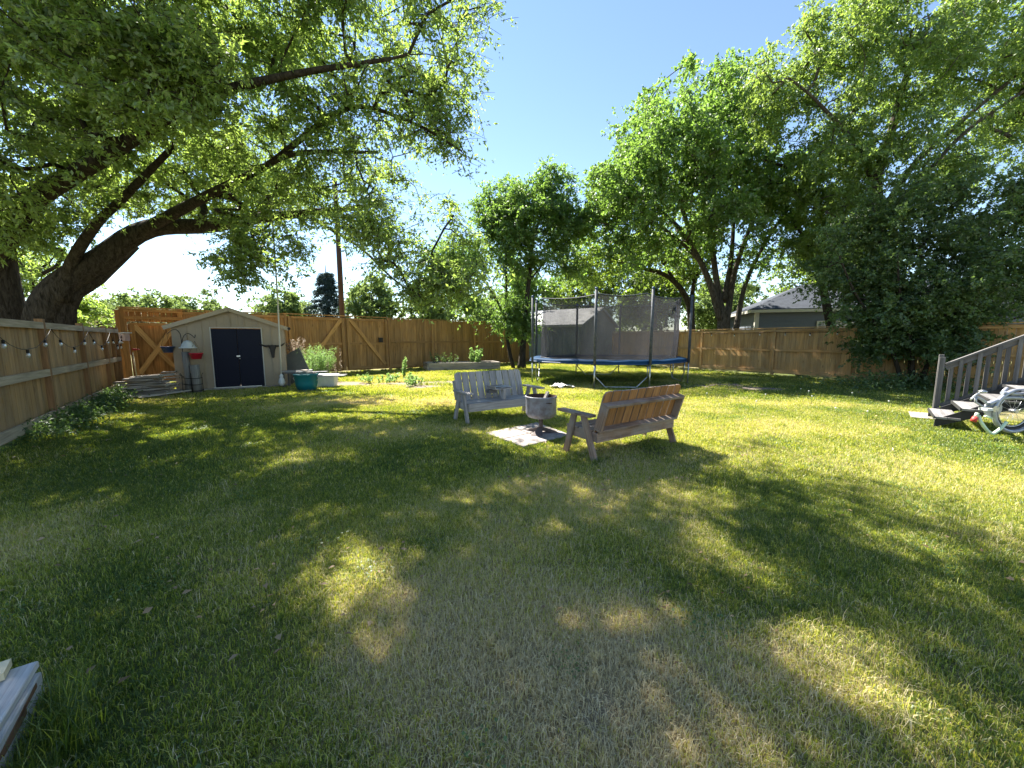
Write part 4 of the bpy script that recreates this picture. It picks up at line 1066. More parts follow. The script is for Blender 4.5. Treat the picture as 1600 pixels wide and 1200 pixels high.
m = MB(); m.beam(a - Vector((0, 0, .80)), b - Vector((0, 0, .80)), .04, .09); m.build('bottom_rail', M['stair_wood'], stairs)
for k_ in range(19):
    t = .13 + k_ * .105; o = wid * (-.036 if k_ % 2 else .036); z0 = h0 + sl * t - .88; z1 = h0 + sl * t - .05
    c = rp0 + asc * t + o; m = MB(); m.beam(c + Vector((0, 0, z0)), c + Vector((0, 0, z1)), .055, .028, up=wid); m.build('baluster', M['stair_wood'], stairs)
pv = [G(1432, 651), G(1462, 661), G(1475, 655), G(1438, 645)]
m = MB(); c = G(1450, 651.5); m.beam(c - wid * .35 - asc * .05, c + wid * .4 - asc * .05, .4, .05); o = m.build('paving_slab', M['paver'], None, True, .006); tag(o, 'single beige paving slab at the foot of the dark stairs', 'paving slab')

# ================================================================== BICYCLE (lying on its side against the stairs)
bo = Vector((7.9, 5.7, 0)); S_ = 1 / 97.0
bike = thing('bicycle', 'silver and lime bicycle slumped against the dark stairs', 'bicycle', bo)
BY = 5.74
def K(px, py, dy=0.0): return Vector(((px - 800) / 590 / 1.006 * (BY + dy * .5), BY + dy * .5, max(.022, EYE - (py + 3 - 530) / 590 * (BY + dy * .5))))
m = MB(); m.tube(spline([K(1559, 629), K(1570, 624), K(1583, 619.5), K(1600, 619), K(1625, 621)], .03), .03, 10); m.tube(spline([K(1537, 617), K(1548, 622), K(1556, 628), K(1561, 631)], .03), .02, 8); m.tube([K(1537, 617), K(1538, 626), K(1552, 634), K(1562, 632)], .016, 8); m.tube([K(1578, 611), K(1600, 613), K(1630, 612)], .028, 8); m.tube(spline([K(1585, 603, .1), K(1578, 612, .1), K(1596, 607, .1), K(1625, 606, .1)], .05), .022, 8); m.build('frame', M['bike_silver'], bike)
m = MB(); cc_ = K(1573, 637, -.05)
def disc(mb, c, r, th, n=26): mb.tube([c, c + Vector((0, th, 0))], r, n, smooth=False)
disc(m, cc_ + Vector((-.02, .02, 0)), .135, .02); m.build('chain_guard', M['bike_silver'], bike)
m = MB(); disc(m, cc_ + Vector((-.02, -.01, 0)), .05, .03); m.build('chainring', M['steel'], bike)
m = MB(); m.beam(cc_ + Vector((-.02, -.03, .0)), cc_ + Vector((-.25, -.04, .03)), .02, .028); m.build('crank_arm', M['steel'], bike)
m = MB(); m.box(cc_ + Vector((-.28, -.09, .015)), (.09, .11, .035)); m.build('pedal', M['white_plastic'], bike)
wcn = K(1601, 640, .02); wr = .28
m = MB(); m.tube([wcn + Vector((math.cos(a) * wr, 0, math.sin(a) * wr)) for a in [i * math.pi / 20 for i in range(41)]], .024, 8, cap=False); wh = m.build('wheel', M['rubber'], bike)
m = MB(); m.tube([wcn + Vector((math.cos(a) * (wr - .035), 0, math.sin(a) * (wr - .035))) for a in [i * math.pi / 20 for i in range(41)]], .012, 6, cap=False); 
for i in range(18):
    a = i * math.pi / 9; m.tube([wcn + Vector((math.cos(a) * .03, .02 * (-1) ** i, math.sin(a) * .03)), wcn + Vector((math.cos(a) * (wr - .04), 0, math.sin(a) * (wr - .04)))], .002, 3)
m.tube([wcn - Vector((0, .04, 0)), wcn + Vector((0, .04, 0))], .03, 10)
m.build('rim', M['steel'], bike)
m = MB(); m.tube([wcn + Vector((math.cos(a) * .325, -.02, math.sin(a) * .32)) for a in [1.75 + i * .19 for i in range(22)]], .03, 8); m.build('fender', M['bike_silver'], bike)
m = MB(); m.tube(spline([K(1546, 647, -.2), K(1550, 656, -.25), K(1558, 666, -.3), K(1566, 674, -.3), K(1572, 677, -.3)], .03) + spline([K(1574, 677, -.3), K(1584, 669, -.25), K(1592, 658, -.2)], .03), .021, 8); m.tube([K(1556, 648, -.1), K(1568, 652, -.1)], .015, 8); m.build('handlebar', M['bike_lime'], bike)
m = MB(); m.tube([K(1543.5, 643, -.2), K(1541.5, 650, -.2)], .022, 8); m.build('handlebar_grip', M['bike_lime'], bike)
m = MB(); m.tube([K(1541.5, 650, -.2), K(1538.5, 657, -.2)], .034, 10); m.build('reflector', M['bike_red'], bike)
m = MB(); m.tube(spline([K(1529, 623), K(1535, 616), K(1542, 611), K(1550, 611)], .04), .012, 8); m.lathe([(.001, -.03), (.045, -.02), (.05, .01), (.001, .03)], K(1547, 609), 12); m.build('brake_lever', M['steel'], bike)

# ================================================================== FOREGROUND TIMBER
T1 = Vector((-1.93, 1.40, .15)); dl = Vector((.59, -.81, 0)).normalized(); dw = Vector((-.81, -.59, 0)).normalized()
stp = thing('timber_step', 'bleached white timber platform corner with a rust stain at the lower left', 'timber platform', (T1.x, T1.y, 0))
m = MB(); a = T1 + dw * .03; a.z = .075; m.beam(a, a + dl * 1.7, .06, .148); m.build('side_timber', M['white_wood'], stp, True, .004)
for k_, wd_ in enumerate((.105, .16, .16)):
    o_ = [.055, .19, .355][k_]; m = MB(); a = T1 + dw * (o_ + .012) - dl * [.035, .05, .03][k_]; a.z = .165 ; m.beam(a, a + dl * 1.7, wd_ , .03); m.build('deck_plank', M['white_wood'], stp, True, .004)
m = MB()
a = T1 + dw * -.0015 + dl * .10; a.z = .10
for (t, z_, L_, h_) in ((.06, .132, .30, .02), (.16, .115, .18, .04), (.27, .11, .28, .014)):
    c = T1 - dw * .001 + dl * t; c.z = z_; m.beam(c, c + dl * L_ + Vector((0, 0, -.02)), .003, h_, h1=h_ * .3)
m.build('rust_streak', paint('rust_streak', (0.13, .065, .03), .9, dirt=.5), stp)
c = G(2, 1052, .2); m = MB(); c.z = .2; m.beam(c + Vector((-.25, -.2, 0)), c + Vector((.0, .02, 0)), .09, .03); o = m.build('board_offcut', M['pale_board']); tag(o, 'small yellowish board offcut lying on the bleached timber platform', 'board')
# ================================================================== TREES
Pt = lambda px, py, Y: tuple(P(px, py, Y))
def sunholes(c):                 # openings cut along the sun's rays to put lit patches on the ground
    keep = np.ones(len(c), bool)
    for (px, py, r_) in ((530, 890, .36), (585, 1000, .25), (825, 685, .75), (1000, 680, .95), (610, 645, .9), (490, 650, .6), (1150, 880, .3), (1290, 1010, .3), (960, 790, .26), (1090, 770, .3)):
        g_ = G(px, py); v = c - np.array([g_.x, g_.y, 0]); s_ = np.array([-.6 * .6428, .8 * .6428, .766])
        d_ = np.linalg.norm(v - np.outer(v @ s_, s_), axis=1); keep &= d_ > r_
    return keep
# big maple on the left ------------------------------------------------
make_tree('maple_tree', 'huge spreading maple behind the left fence, its crown hanging over the whole lawn', 'tree', (-13.0, 10.0, 0),
  [([(-13.3, 9.9, -.2), (-13.3, 10, 2.2), (-13.0, 9.8, 4.5), (-12.2, 9.2, 7), (-10.5, 8.6, 9.3)], .55, .16, 'root'),
   ([(-12.6, 10.1, -.2), Pt(72, 480, 10), Pt(165, 400, 10.5), Pt(235, 358, 10.9), Pt(330, 352, 11.2), Pt(425, 338, 11.15), Pt(540, 327, 10.8), Pt(600, 318, 10.4)], .46, .04),
   ([(-12.3, 10.3, -.2), Pt(98, 478, 10.2), Pt(150, 432, 10.6), Pt(205, 380, 10.9)], .34, .2),
   ([Pt(210, 368, 10.8), Pt(300, 318, 10.5), Pt(400, 268, 10), Pt(460, 240, 9.6), Pt(590, 238, 9.0)], .17, .03),
   ([Pt(95, 470, 10), Pt(112, 410, 10), Pt(150, 350, 9.8), Pt(190, 312, 9.5), Pt(270, 230, 9)], .15, .06),
   ([(-13.0, 9.7, 3.6), Pt(40, 325, 9.0), Pt(110, 275, 8.4), Pt(165, 245, 8), Pt(300, 160, 7.6), Pt(450, 118, 7.5), Pt(610, 92, 7.6)], .27, .03),
   ([(-12.4, 9.3, 6.6), (-9.5, 8.6, 8.6), (-6, 8.0, 9.6), (-2.6, 8.2, 9.2)], .17, .05),
   ([(-12.4, 9.3, 6.6), (-10, 7.5, 8.0), (-7.5, 6.3, 8.8), (-4.5, 5.8, 8.9)], .15, .04),
   ([Pt(485, 340, 11), Pt(560, 385, 10.4), Pt(610, 432, 9.8), Pt(660, 470, 9.3)], .05, .015),
   ([Pt(430, 250, 9.8), Pt(540, 170, 9), Pt(640, 190, 8.5), Pt(720, 235, 8.2)], .08, .02)],
  [((-5.6, 9.2, 8.3), (5.4, 3.4, 3.3), 430), ((-10.6, 8.6, 6.7), (3.2, 2.4, 2.5), 125), ((-3.1, 9.4, 5.7), (2.5, 1.8, 1.7), 95), ((-12.5, 13.2, 7.4), (3.4, 2.2, 2.2), 110), ((-8.8, 13.2, 7.0), (2.6, 1.8, 2.0), 95),
   ((-7.5, 6.9, 6.7), (2.7, 1.4, 1.9), 70), ((-5.4, 6.6, 5.9), (2.1, .8, 1.0), 55), ((-12.4, 10.3, 4.6), (1.3, 1.1, 1.3), 34), ((-11.6, 8.6, 3.7), (.7, .6, .8), 10), ((-15.2, 12.2, 3.7), (1.7, 1.1, 1.5), 34), ((-6.4, 9.7, 3.55), (1.0, .8, .75), 26), ((-5.0, 10, 4.2), (1.4, .9, 1.0), 40), ((-3.4, 10, 3.9), (1.0, .8, .8), 20), ((-5.0, 8.4, 9.2), (2.8, 2.4, 1.6), 70), ((-3.2, 7.6, 8.6), (1.8, 1.8, 1.4), 22), ((-4.2, 6.3, 8.2), (1.2, 1.0, .9), 16), ((-3.6, 9.4, 4.0), (.9, .7, .7), 12), ((-9.3, 7.0, 4.7), (1.3, 1.0, .8), 20), ((-1.5, 9.0, 5.9), (1.4, 1.3, 1.9), 50),
   ((-6.2, 10.4, 4.5), (1.7, 1.0, .9), 44), ((-4.2, 10.2, 4.2), (1.3, .9, .9), 26), ((-2.0, 8.8, 4.0), (1.5, .9, 1.1), 44), ((-1.8, 8.8, 2.75), (1.15, .7, .42), 26), ((-1.1, 8.7, 3.3), (.8, .6, .9), 22),
   ((-5.2, 6.2, 8.5), (4, 2.2, 2.2), 110), ((-1.9, 8.0, 7.8), (1.5, 1.8, 2.2), 60), ((-7.6, 11.6, 6.6), (2.5, 1.6, 1.6), 28), ((-11.3, 7.6, 4.9), (1.4, 1.2, 1.3), 16)],
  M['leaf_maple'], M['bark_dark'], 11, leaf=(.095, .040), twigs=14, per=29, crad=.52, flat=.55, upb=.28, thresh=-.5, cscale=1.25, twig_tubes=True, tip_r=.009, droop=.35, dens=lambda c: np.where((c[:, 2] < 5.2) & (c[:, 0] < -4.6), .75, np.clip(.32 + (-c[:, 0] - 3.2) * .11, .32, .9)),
  cut=lambda c: (c[:, 0] / c[:, 1] < -.05) & sunholes(c) & ~((c[:, 0] / c[:, 1] < -.78) & (c[:, 2] < 1.5 + (530 - 385) / 590 * c[:, 1] + .3) & (c[:, 0] / c[:, 1] > -1.10)))

# elm with vase shaped stems -----------------------------------------
Y = 19.5
make_tree('elm_tree', 'tall vase shaped elm with many fanning stems behind the fence right of the trampoline', 'tree', (10.9, 19.7, 0),
  [([(10.95, 19.7, -.2), (10.9, 19.6, 1.2), Pt(1131, 505, Y), Pt(1131, 480, Y)], .36, .28, 'root'),
   ([Pt(1127, 500, Y), Pt(1108, 440, Y), Pt(1085, 392, Y), Pt(1050, 345, Y - .5), Pt(1000, 310, Y - 1), Pt(950, 285, Y - 1)], .19, .04),
   ([Pt(1130, 500, Y), Pt(1118, 430, Y + .3), Pt(1110, 360, Y + .5), Pt(1095, 290, Y + .5), Pt(1082, 220, Y), Pt(1080, 160, Y)], .19, .04),
   ([Pt(1135, 505, Y), Pt(1147, 430, Y), Pt(1170, 360, Y - .4), Pt(1200, 290, Y - .8), Pt(1215, 220, Y - 1)], .17, .04),
   ([Pt(1150, 515, Y + .5), Pt(1163, 450, Y + .5), Pt(1190, 390, Y), Pt(1230, 330, Y), Pt(1270, 295, Y)], .15, .04),
   ([Pt(1100, 415, Y), Pt(1060, 375, Y), Pt(1015, 345, Y), Pt(960, 335, Y), Pt(920, 345, Y)], .11, .03),
   ([Pt(1131, 470, Y), Pt(1143, 400, Y + .8), Pt(1146, 310, Y + 1), Pt(1138, 230, Y + 1)], .16, .04),
   ([Pt(1085, 392, Y), Pt(1060, 310, Y), Pt(1020, 240, Y), Pt(990, 200, Y)], .12, .03)],
  [((9.2, 19.3, 9.0), (5.0, 3.6, 3.9), 210), ((8.6, 19.2, 11.6), (3.4, 2.8, 2.5), 95), ((5.0, 18.8, 7.6), (2.2, 2.2, 2.9), 75), ((12.3, 19.3, 8.0), (2.4, 2.4, 3.4), 70), ((4.5, 15.9, 8.0), (1.5, 1.4, 1.9), 38), ((6.5, 15.6, 9.2), (2.0, 1.5, 1.9), 46), ((8.2, 15.8, 7.0), (1.4, 1.3, 1.6), 24)],
  M['leaf_elm'], M['bark_mid'], 12, leaf=(.13, .075), twigs=12, per=22, crad=.72, flat=.8, thresh=-.22, cscale=.8, shell=.32, tip_r=.013, droop=.25)

# leaning box elder left of the elm ------------------------------------
Y = 24.0
make_tree('box_elder_tree', 'dark multi stemmed tree rising over the fence between the net and the elm', 'tree', (11.4, 24, 0),
  [([(11.6, 24, -.2), Pt(1080, 505, Y), Pt(1072, 465, Y), Pt(1040, 430, Y), Pt(985, 415, Y), Pt(940, 395, Y), Pt(905, 372, Y)], .28, .04, 'root'),
   ([Pt(1080, 500, Y), Pt(1085, 440, Y), Pt(1110, 400, Y), Pt(1120, 350, Y)], .18, .05), ([Pt(1074, 470, Y), Pt(1030, 400, Y), Pt(1000, 350, Y)], .13, .04)],
  [((7.2, 24, 6.8), (3.6, 2.0, 2.0), 60), ((11, 25, 7.4), (3, 2.5, 2.6), 55), ((4.8, 24.5, 6.0), (1.6, 1.5, 1.4), 20)],
  M['leaf_mid'], M['bark_dark'], 13, leaf=(.16, .09), twigs=10, per=18, crad=.8, flat=.8, tip_r=.014)

# big ash on the right -------------------------------------------------
Y = 15.0
make_tree('ash_tree', 'very tall forked ash filling the upper right, trunk rising out of the dark lilac', 'tree', (14.7, 15.2, 0),
  [([(14.9, 15.2, -.2), Pt(1395, 500, Y), Pt(1375, 400, Y), Pt(1366, 275, Y)], .34, .2, 'root'),
   ([Pt(1368, 290, Y), Pt(1342, 232, Y), Pt(1315, 200, Y - .3), Pt(1268, 150, Y - .6), Pt(1230, 120, Y - .8)], .13, .03),
   ([Pt(1367, 285, Y), Pt(1393, 205, Y), Pt(1418, 115, Y), Pt(1450, 70, Y), Pt(1500, 5, Y)], .18, .06),
   ([Pt(1418, 115, Y), Pt(1395, 80, Y), Pt(1372, 50, Y)], .09, .03),
   ([Pt(1372, 340, Y), Pt(1430, 255, Y - .4), Pt(1490, 200, Y - .8), Pt(1600, 108, Y - 1)], .13, .05),
   ([Pt(1372, 360, Y), Pt(1440, 280, Y - .8), Pt(1510, 205, Y - 1.2), Pt(1610, 135, Y - 1.4)], .10, .04),
   ([Pt(1380, 420, Y), Pt(1330, 360, Y), Pt(1290, 330, Y)], .1, .04)],
  [((15.4, 15, 11.3), (4.4, 3.0, 3.8), 250), ((20, 14, 9.6), (3.6, 3.0, 3.9), 130), ((13.6, 14.6, 7.6), (2.8, 2.2, 2.1), 80), ((11.2, 15, 10.8), (2.3, 2.2, 2.4), 76), ((13.2, 14.5, 13.4), (3.2, 2.6, 1.8), 60), ((9.9, 15, 11.2), (1.3, 1.5, 1.6), 26)],
  M['leaf_ash'], M['bark_mid'], 14, leaf=(.11, .05), twigs=12, per=22, crad=.62, flat=.75, thresh=-.22, cscale=.85, tip_r=.0095, droop=.45)
Y = 17.5
make_tree('ash_tree', 'slimmer crooked ash standing over the dark house between the elm and the tall forked ash', 'tree', (15.3, 17.6, 0),
  [([(15.4, 17.6, -.2), Pt(1296, 500, Y), Pt(1285, 430, Y), Pt(1290, 370, Y), Pt(1278, 315, Y), Pt(1245, 270, Y), Pt(1195, 250, Y)], .24, .05, 'root'),
   ([Pt(1285, 430, Y), Pt(1262, 380, Y), Pt(1240, 350, Y)], .11, .04), ([Pt(1290, 370, Y), Pt(1330, 320, Y), Pt(1345, 270, Y)], .12, .04)],
  [((13.2, 17.4, 8.3), (2.8, 2.2, 2.4), 100), ((15.8, 17.8, 6.2), (2.4, 2, 2.0), 60), ((13.6, 17.4, 5.4), (1.8, 1.6, 1.1), 28)],
  M['leaf_ash'], M['bark_dark'], 15, leaf=(.12, .055), twigs=11, per=20, crad=.65, flat=.75, tip_r=.01, droop=.4)

# lilac ------------------------------------------------------------------
make_tree('lilac_shrub', 'large dark lilac shrub with arching stems in front of the right fence', 'shrub', (12.5, 11.7, 0),
  [([(12.6 + dx * .3, 11.7 + dy * .3, -.1), (12.7 + dx, 11.7 + dy * .7, 1.3), (13.0 + dx * 2.4, 11.8 + dy, 2.9), (13.3 + dx * 3.4, 11.7 + dy, 4.0)], .07, .02) for dx, dy in ((-1, .1), (-.6, -.3), (-.2, .3), (.15, -.2), (.5, .2), (.9, -.1), (1.3, .2))] +
  [([(12.9, 11.9, 1), (15, 11.9, 2.6), (17.2, 11.7, 3.3), (19, 11.5, 3.6)], .06, .02), ([(13.2, 11.9, .6), (14.8, 11.5, 2.0), (16.6, 11.2, 2.5)], .05, .02)],
  [((13.0, 11.9, 4.2), (3.3, 1.7, 2.1), 120), ((12.2, 11.8, 1.5), (1.35, 1.0, 1.5), 60), ((16.6, 11.5, 4.0), (3.0, 1.6, 1.8), 80), ((10.7, 11.7, 3.1), (1.5, 1.0, 1.1), 24), ((13.4, 12.0, 2.3), (1.6, 1.0, 1.3), 40), ((15.6, 12.6, 6.0), (2.6, 1.4, 1.2), 55), ((11.0, 12.6, 3.7), (1.4, .9, 1.3), 22), ((12.2, 12.8, 5.0), (1.6, 1.0, 1.0), 26), ((11.9, 13.6, 3.9), (1.5, .7, 1.0), 34), ((12.6, 10.7, 2.0), (1.1, .5, 1.3), 34)],
  M['leaf_lilac'], M['bark_dark'], 16, leaf=(.085, .055), twigs=13, per=24, crad=.5, flat=.85, thresh=-.3, tip_r=.006, droop=.2, sides=6)

# middle trees -------------------------------------------------------------
Y = 19.6
make_tree('young_maple', 'leafy two stemmed tree between the raised bed and the trampoline', 'tree', (.55, 19.5, 0),
  [([(.5, 19.5, -.1), Pt(817, 545, Y), Pt(822, 480, Y), Pt(829, 415, Y), Pt(832, 380, Y), Pt(850, 320, Y), Pt(866, 268, Y)], .19, .03, 'root'),
   ([(.1, 19.6, -.1), Pt(793, 530, Y), Pt(791, 450, Y), Pt(789, 380, Y), Pt(772, 320, Y)], .11, .03),
   ([Pt(792, 500, Y), Pt(768, 455, Y), Pt(738, 412, Y), Pt(708, 380, Y - .5)], .075, .025), ([Pt(826, 440, Y), Pt(860, 400, Y), Pt(895, 370, Y)], .06, .02)],
  [((.5, 19.7, 6.9), (2.5, 2.0, 2.3), 170), ((1.9, 19.7, 8.9), (1.0, .9, 1.3), 34), ((-.7, 19.7, 8.1), (1.4, 1.2, 1.3), 44), ((-2.9, 19.3, 5.6), (1.5, 1.2, 1.6), 48), ((.2, 19.5, 2.7), (1.1, .8, 1.4), 50), ((3.0, 19.7, 6.4), (1.5, 1.4, 2.2), 70), ((-2.2, 19.4, 3.6), (1.1, .8, .9), 18)],
  M['leaf_elm'], M['bark_dark'], 17, leaf=(.14, .065), twigs=11, per=18, crad=.66, flat=.8, thresh=-.3, tip_r=.009)

# trees beyond the fences ----------------------------------------------------
def far_tree(name, label, c, r, mat, seed, n=46, leaf=.30, cr=1.0):
    n = int(n * 1.8)
    make_tree(name, label, 'tree', (c[0], c[1], 0), [([(c[0], c[1], -.2), (c[0] + .1, c[1], c[2] * .6), (c[0], c[1], c[2] + r[2] * .5)], .25, .08)],
              [(c, r, n)], mat, M['bark_mid'], seed, leaf=(leaf, leaf * .6), twigs=10, per=16, crad=cr, flat=.8, tip_r=.02, thresh=-.5)
far_tree('small_tree', 'bright green sapling just behind the end of the left fence', (-16.6, 14.2, 2.2), (1.5, 1.0, 1.1), M['leaf_ash'], 30, 30, .11, .4)
far_tree('distant_tree', 'broad light green tree far beyond the narrow gate', (-44, 45, 4.4), (4.8, 4, 3.0), M['leaf_far'], 31, 60)
far_tree('distant_tree', 'tan twiggy shrub far beyond the narrow gate, below the broad tree', (-40.5, 40, 2.8), (5.0, 2.5, 1.7), M['leaf_tan'], 32, 40, .2, .8)
far_tree('distant_tree', 'rounded light green tree far beyond the shed roof', (-36.0, 45, 4.0), (3.0, 3, 2.8), M['leaf_far'], 33)
far_tree('distant_tree', 'pale green tree far off left of the blue spruce', (-26.6, 45, 4.5), (3.3, 3, 2.9), M['leaf_far'], 34)
far_tree('distant_tree', 'yellow green round tree far off right of the utility pole', (-16.4, 45, 4.9), (3.5, 3.2, 3.6), M['leaf_far'], 35, 60)
far_tree('distant_tree', 'green tree far off behind the raised bed fence', (-9.2, 46, 4.6), (3.6, 3, 3.0), M['leaf_far'], 36)
far_tree('distant_tree', 'green tree far off behind the two stemmed tree', (-2.6, 48, 4.6), (3.8, 3, 3.0), M['leaf_far'], 37)
far_tree('distant_tree', 'dark tree standing behind the grey garage roof', (6.6, 33, 5.9), (4.2, 2.6, 3.2), M['leaf_mid'], 38, 75, .2, .9)
far_tree('distant_tree', 'mid green tree behind the right fence seen over the trampoline net', (11.5, 31, 5.2), (3.4, 2.4, 3.0), M['leaf_mid'], 44, 60, .2, .9)
far_tree('distant_tree', 'green tree standing left behind the grey garage', (1.2, 32, 5.4), (2.6, 2.2, 2.6), M['leaf_elm'], 45, 45, .2, .8)
far_tree('distant_tree', 'light green tree far off seen between the elm stems', (25.5, 46, 5.2), (4.5, 3, 4.0), M['leaf_far'], 39, 60)
far_tree('distant_tree', 'light green tree beyond the fence left of the dark house', (16.5, 30, 3.6), (2.2, 2, 2.6), M['leaf_far'], 40, 40, .2, .8)
far_tree('distant_tree', 'dark green tree behind the neighbour house roof', (31, 37, 8), (5.5, 4, 4.5), M['leaf_mid'], 41, 80, .26, 1.2)
far_tree('distant_tree', 'green tree far off behind the trampoline net', (17, 50, 5.0), (4.0, 3, 3.6), M['leaf_far'], 42, 50)
# spruce
rng = np.random.default_rng(50)
spr = thing('spruce_tree', 'dark blue spruce far off beside the utility pole', 'tree', (-21.6, 45, 0))
mt = MB(); mt.tube([(-21.6, 45, -.2), (-21.6, 45, 5), (-21.6, 45, 10.0)], [.3, .2, .03], 8)
bs_, ax_, tt_ = [], [], []
for k in range(330):
    z = 1 + 8.2 * rng.random() ** 1.25; rmax = 3.9 * (1 - (z - 1) / 9.3) + .15; a = rng.random() * 6.283
    d = np.array([math.cos(a), math.sin(a), -.22]); c0 = np.array([-21.6, 45, z]); L_ = rmax * (.75 + .3 * rng.random())
    m_ = 90; t = rng.random(m_) ** .6
    p = c0 + d * (L_ * t)[:, None] + rng.normal(size=(m_, 3)) * np.array([.12, .12, .09]); bs_.append(p)
    ax_.append(d * .6 + rng.normal(size=(m_, 3)) * .5 + np.array([0, 0, -.25])); tt_.append(np.clip(rng.normal(size=m_) * .2 + .45 + .15 * rng.normal(), 0, 1))
bs_ = np.concatenate(bs_); leaf_object('crown', bs_, np.concatenate(ax_), np.full(len(bs_), .26), np.full(len(bs_), .08), np.concatenate(tt_), M['needle'], spr, rng)
mt.build('trunk', M['bark_dark'], spr)

# small plants ----------------------------------------------------------------
def plant(name, label, cat, base, n, h, spread, leaf, mat, seed, stems=8, kind=None, lean=0.4, stemmat='twig', group=None):
    rng = np.random.default_rng(seed); root = thing(name, label, cat, base, 0, group); base = np.array(base, float)
    st = MB(); bs = []; ax = []
    for k in range(stems):
        a = rng.random() * 6.283; o = np.array([math.cos(a), math.sin(a), 0]) * spread * rng.random() ** .5
        tip = base + o * (1 + lean) + np.array([0, 0, h * (.6 + .45 * rng.random())]); b0 = base + o * .5; mid = (b0 + tip) / 2 + o * .1
        st.tube([b0, mid, tip], [.006, .005, .002], 4, cap=False)
        m_ = n // stems; t = .15 + .85 * rng.random(m_)
        p = np.outer((1 - t) ** 2, b0) + np.outer(2 * t * (1 - t), mid) + np.outer(t * t, tip) + rng.normal(size=(m_, 3)) * spread * .06
        bs.append(p); ax.append(rng.normal(size=(m_, 3)) + np.array([0, 0, .4]))
    bs = np.concatenate(bs); N_ = len(bs)
    leaf_object('foliage', bs, np.concatenate(ax), leaf[0] * (.6 + .7 * rng.random(N_)), leaf[1] * (.6 + .7 * rng.random(N_)), np.clip(rng.normal(size=N_) * .25 + .5, 0, 1), mat, root, rng)
    st.build('stem', M[stemmat], root); return root
gb = P(492, 580, 13.6)
plant('asparagus_plant', 'feathery bright green bush between the tubs and the double gate', 'bush', (gb.x, 13.6, 0), 9000, 1.25, .5, (.10, .012), M['fern'], 60, 60, lean=.5)
w_ = P(452, 560, 13.2); plant('asparagus_plant', 'pale whitish shrub squeezed at the shed corner behind the leaning panel', 'bush', (w_.x + .1, 13.4, 0), 1800, 1.5, .25, (.09, .03), M['dry_stalk'], 61, 16)
for i, (px, h, Y_) in enumerate(((505, .9, 13.9), (512, .8, 13.6), (528, 1.25, 14.6))):
    q = P(px, 580, Y_); plant('dry_weed', ['dry brown weed stalks right of the feathery bush', 'shorter dry weed right beside the feathery bush', 'tall leaning dry weed before the middle of the double gate'][i], 'weed', (q.x, Y_, 0), 110, h, .18, (.06, .03), M['dry_stalk'], 62 + i, 5)
for i, (px, Y_, h, lb) in enumerate(((742, 19.0, .85, 'leafy sunlit plant growing in the right half of the raised bed'), (702, 18.7, .55, 'low dark plant in the middle of the raised bed'), (685, 18.6, .6, 'dark twiggy plant in the left half of the raised bed'))):
    q = P(px, 565, Y_); plant('garden_plant', lb, 'plant', (q.x, Y_, .26), 420 if i == 0 else 300, h, .45 - .1 * (i == 0), (.13, .07) if i == 0 else (.08, .03), M['fern'] if i == 0 else M['leaf_weed'], 70 + i, 9)
q = G(630, 592); plant('garden_weed', 'tall bright weed in front of the fence right of the double gate', 'weed', (q.x, q.y, 0), 300, .75, .14, (.09, .045), M['fern'], 75, 5)
for i, (px, py) in enumerate(((612, 596), (648, 597), (600, 600), (655, 602), (575, 598), (640, 603))):
    q = G(px, py); plant('garden_weed', 'small bright green weed on the bare soil patch', 'weed', (q.x, q.y, 0), 160, .32, .25, (.09, .045), M['fern'], 80 + i, 6, group='weeds on the bare soil patch')
# weeds along the left fence
def weeds(name, label, pts, mat, seed, leaf=(.07, .045), h=.28, n=40):
    rng = np.random.default_rng(seed); bs = []; ax = []
    for p in pts:
        m_ = n; r = rng.normal(size=(m_, 3)) * np.array([.16, .16, 0]); z = rng.random(m_) * h * (0.5 + rng.random())
        bs.append(np.array(p) + r + np.outer(z, [0, 0, 1])); ax.append(rng.normal(size=(m_, 3)) + np.array([0, 0, .25]))
    bs = np.concatenate(bs); N_ = len(bs)
    o = leaf_object(name, bs, np.concatenate(ax), leaf[0] * (.6 + .8 * rng.random(N_)), leaf[1] * (.6 + .8 * rng.random(N_)), rng.random(N_), mat, None, rng, .6)
    tag(o, label, 'weeds', kind='stuff'); return o
rw = np.random.default_rng(90)
pts = []
for k in range(210):
    t = rw.random() * 6.6 + .5; o = abs(rw.normal()) * .28 + .1
    if rw.random() < .35 and t < 1.5: continue
    p = LF0 + LFd * t + LFs * o * .8; pts.append((p.x, p.y, 0))
weeds('fence_weeds', 'low broad leaved weeds along the foot of the pale left fence', pts, M['leaf_weed'], 91, leaf=(.055, .03), h=.2)
pts = []
for k in range(90):
    p = Vector((12.0, 11.4, 0)) + Vector((rw.normal() * 1.2, rw.normal() * .45, 0)); pts.append((p.x, p.y, 0))
weeds('shrub_weeds', 'low leafy weeds around the foot of the dark lilac', pts, M['leaf_lilac'], 92, h=.4)
pts = []
for k in range(40):
    p = Vector((-10.2, 9.1, 0)) + Vector((rw.normal() * .35, rw.normal() * .2, 0)); pts.append((p.x, p.y, 0))
weeds('woodpile_weeds', 'grey green weeds around the foot of the stacked boards', pts, M['leaf_weed'], 93, leaf=(.05, .025), h=.15, n=24)

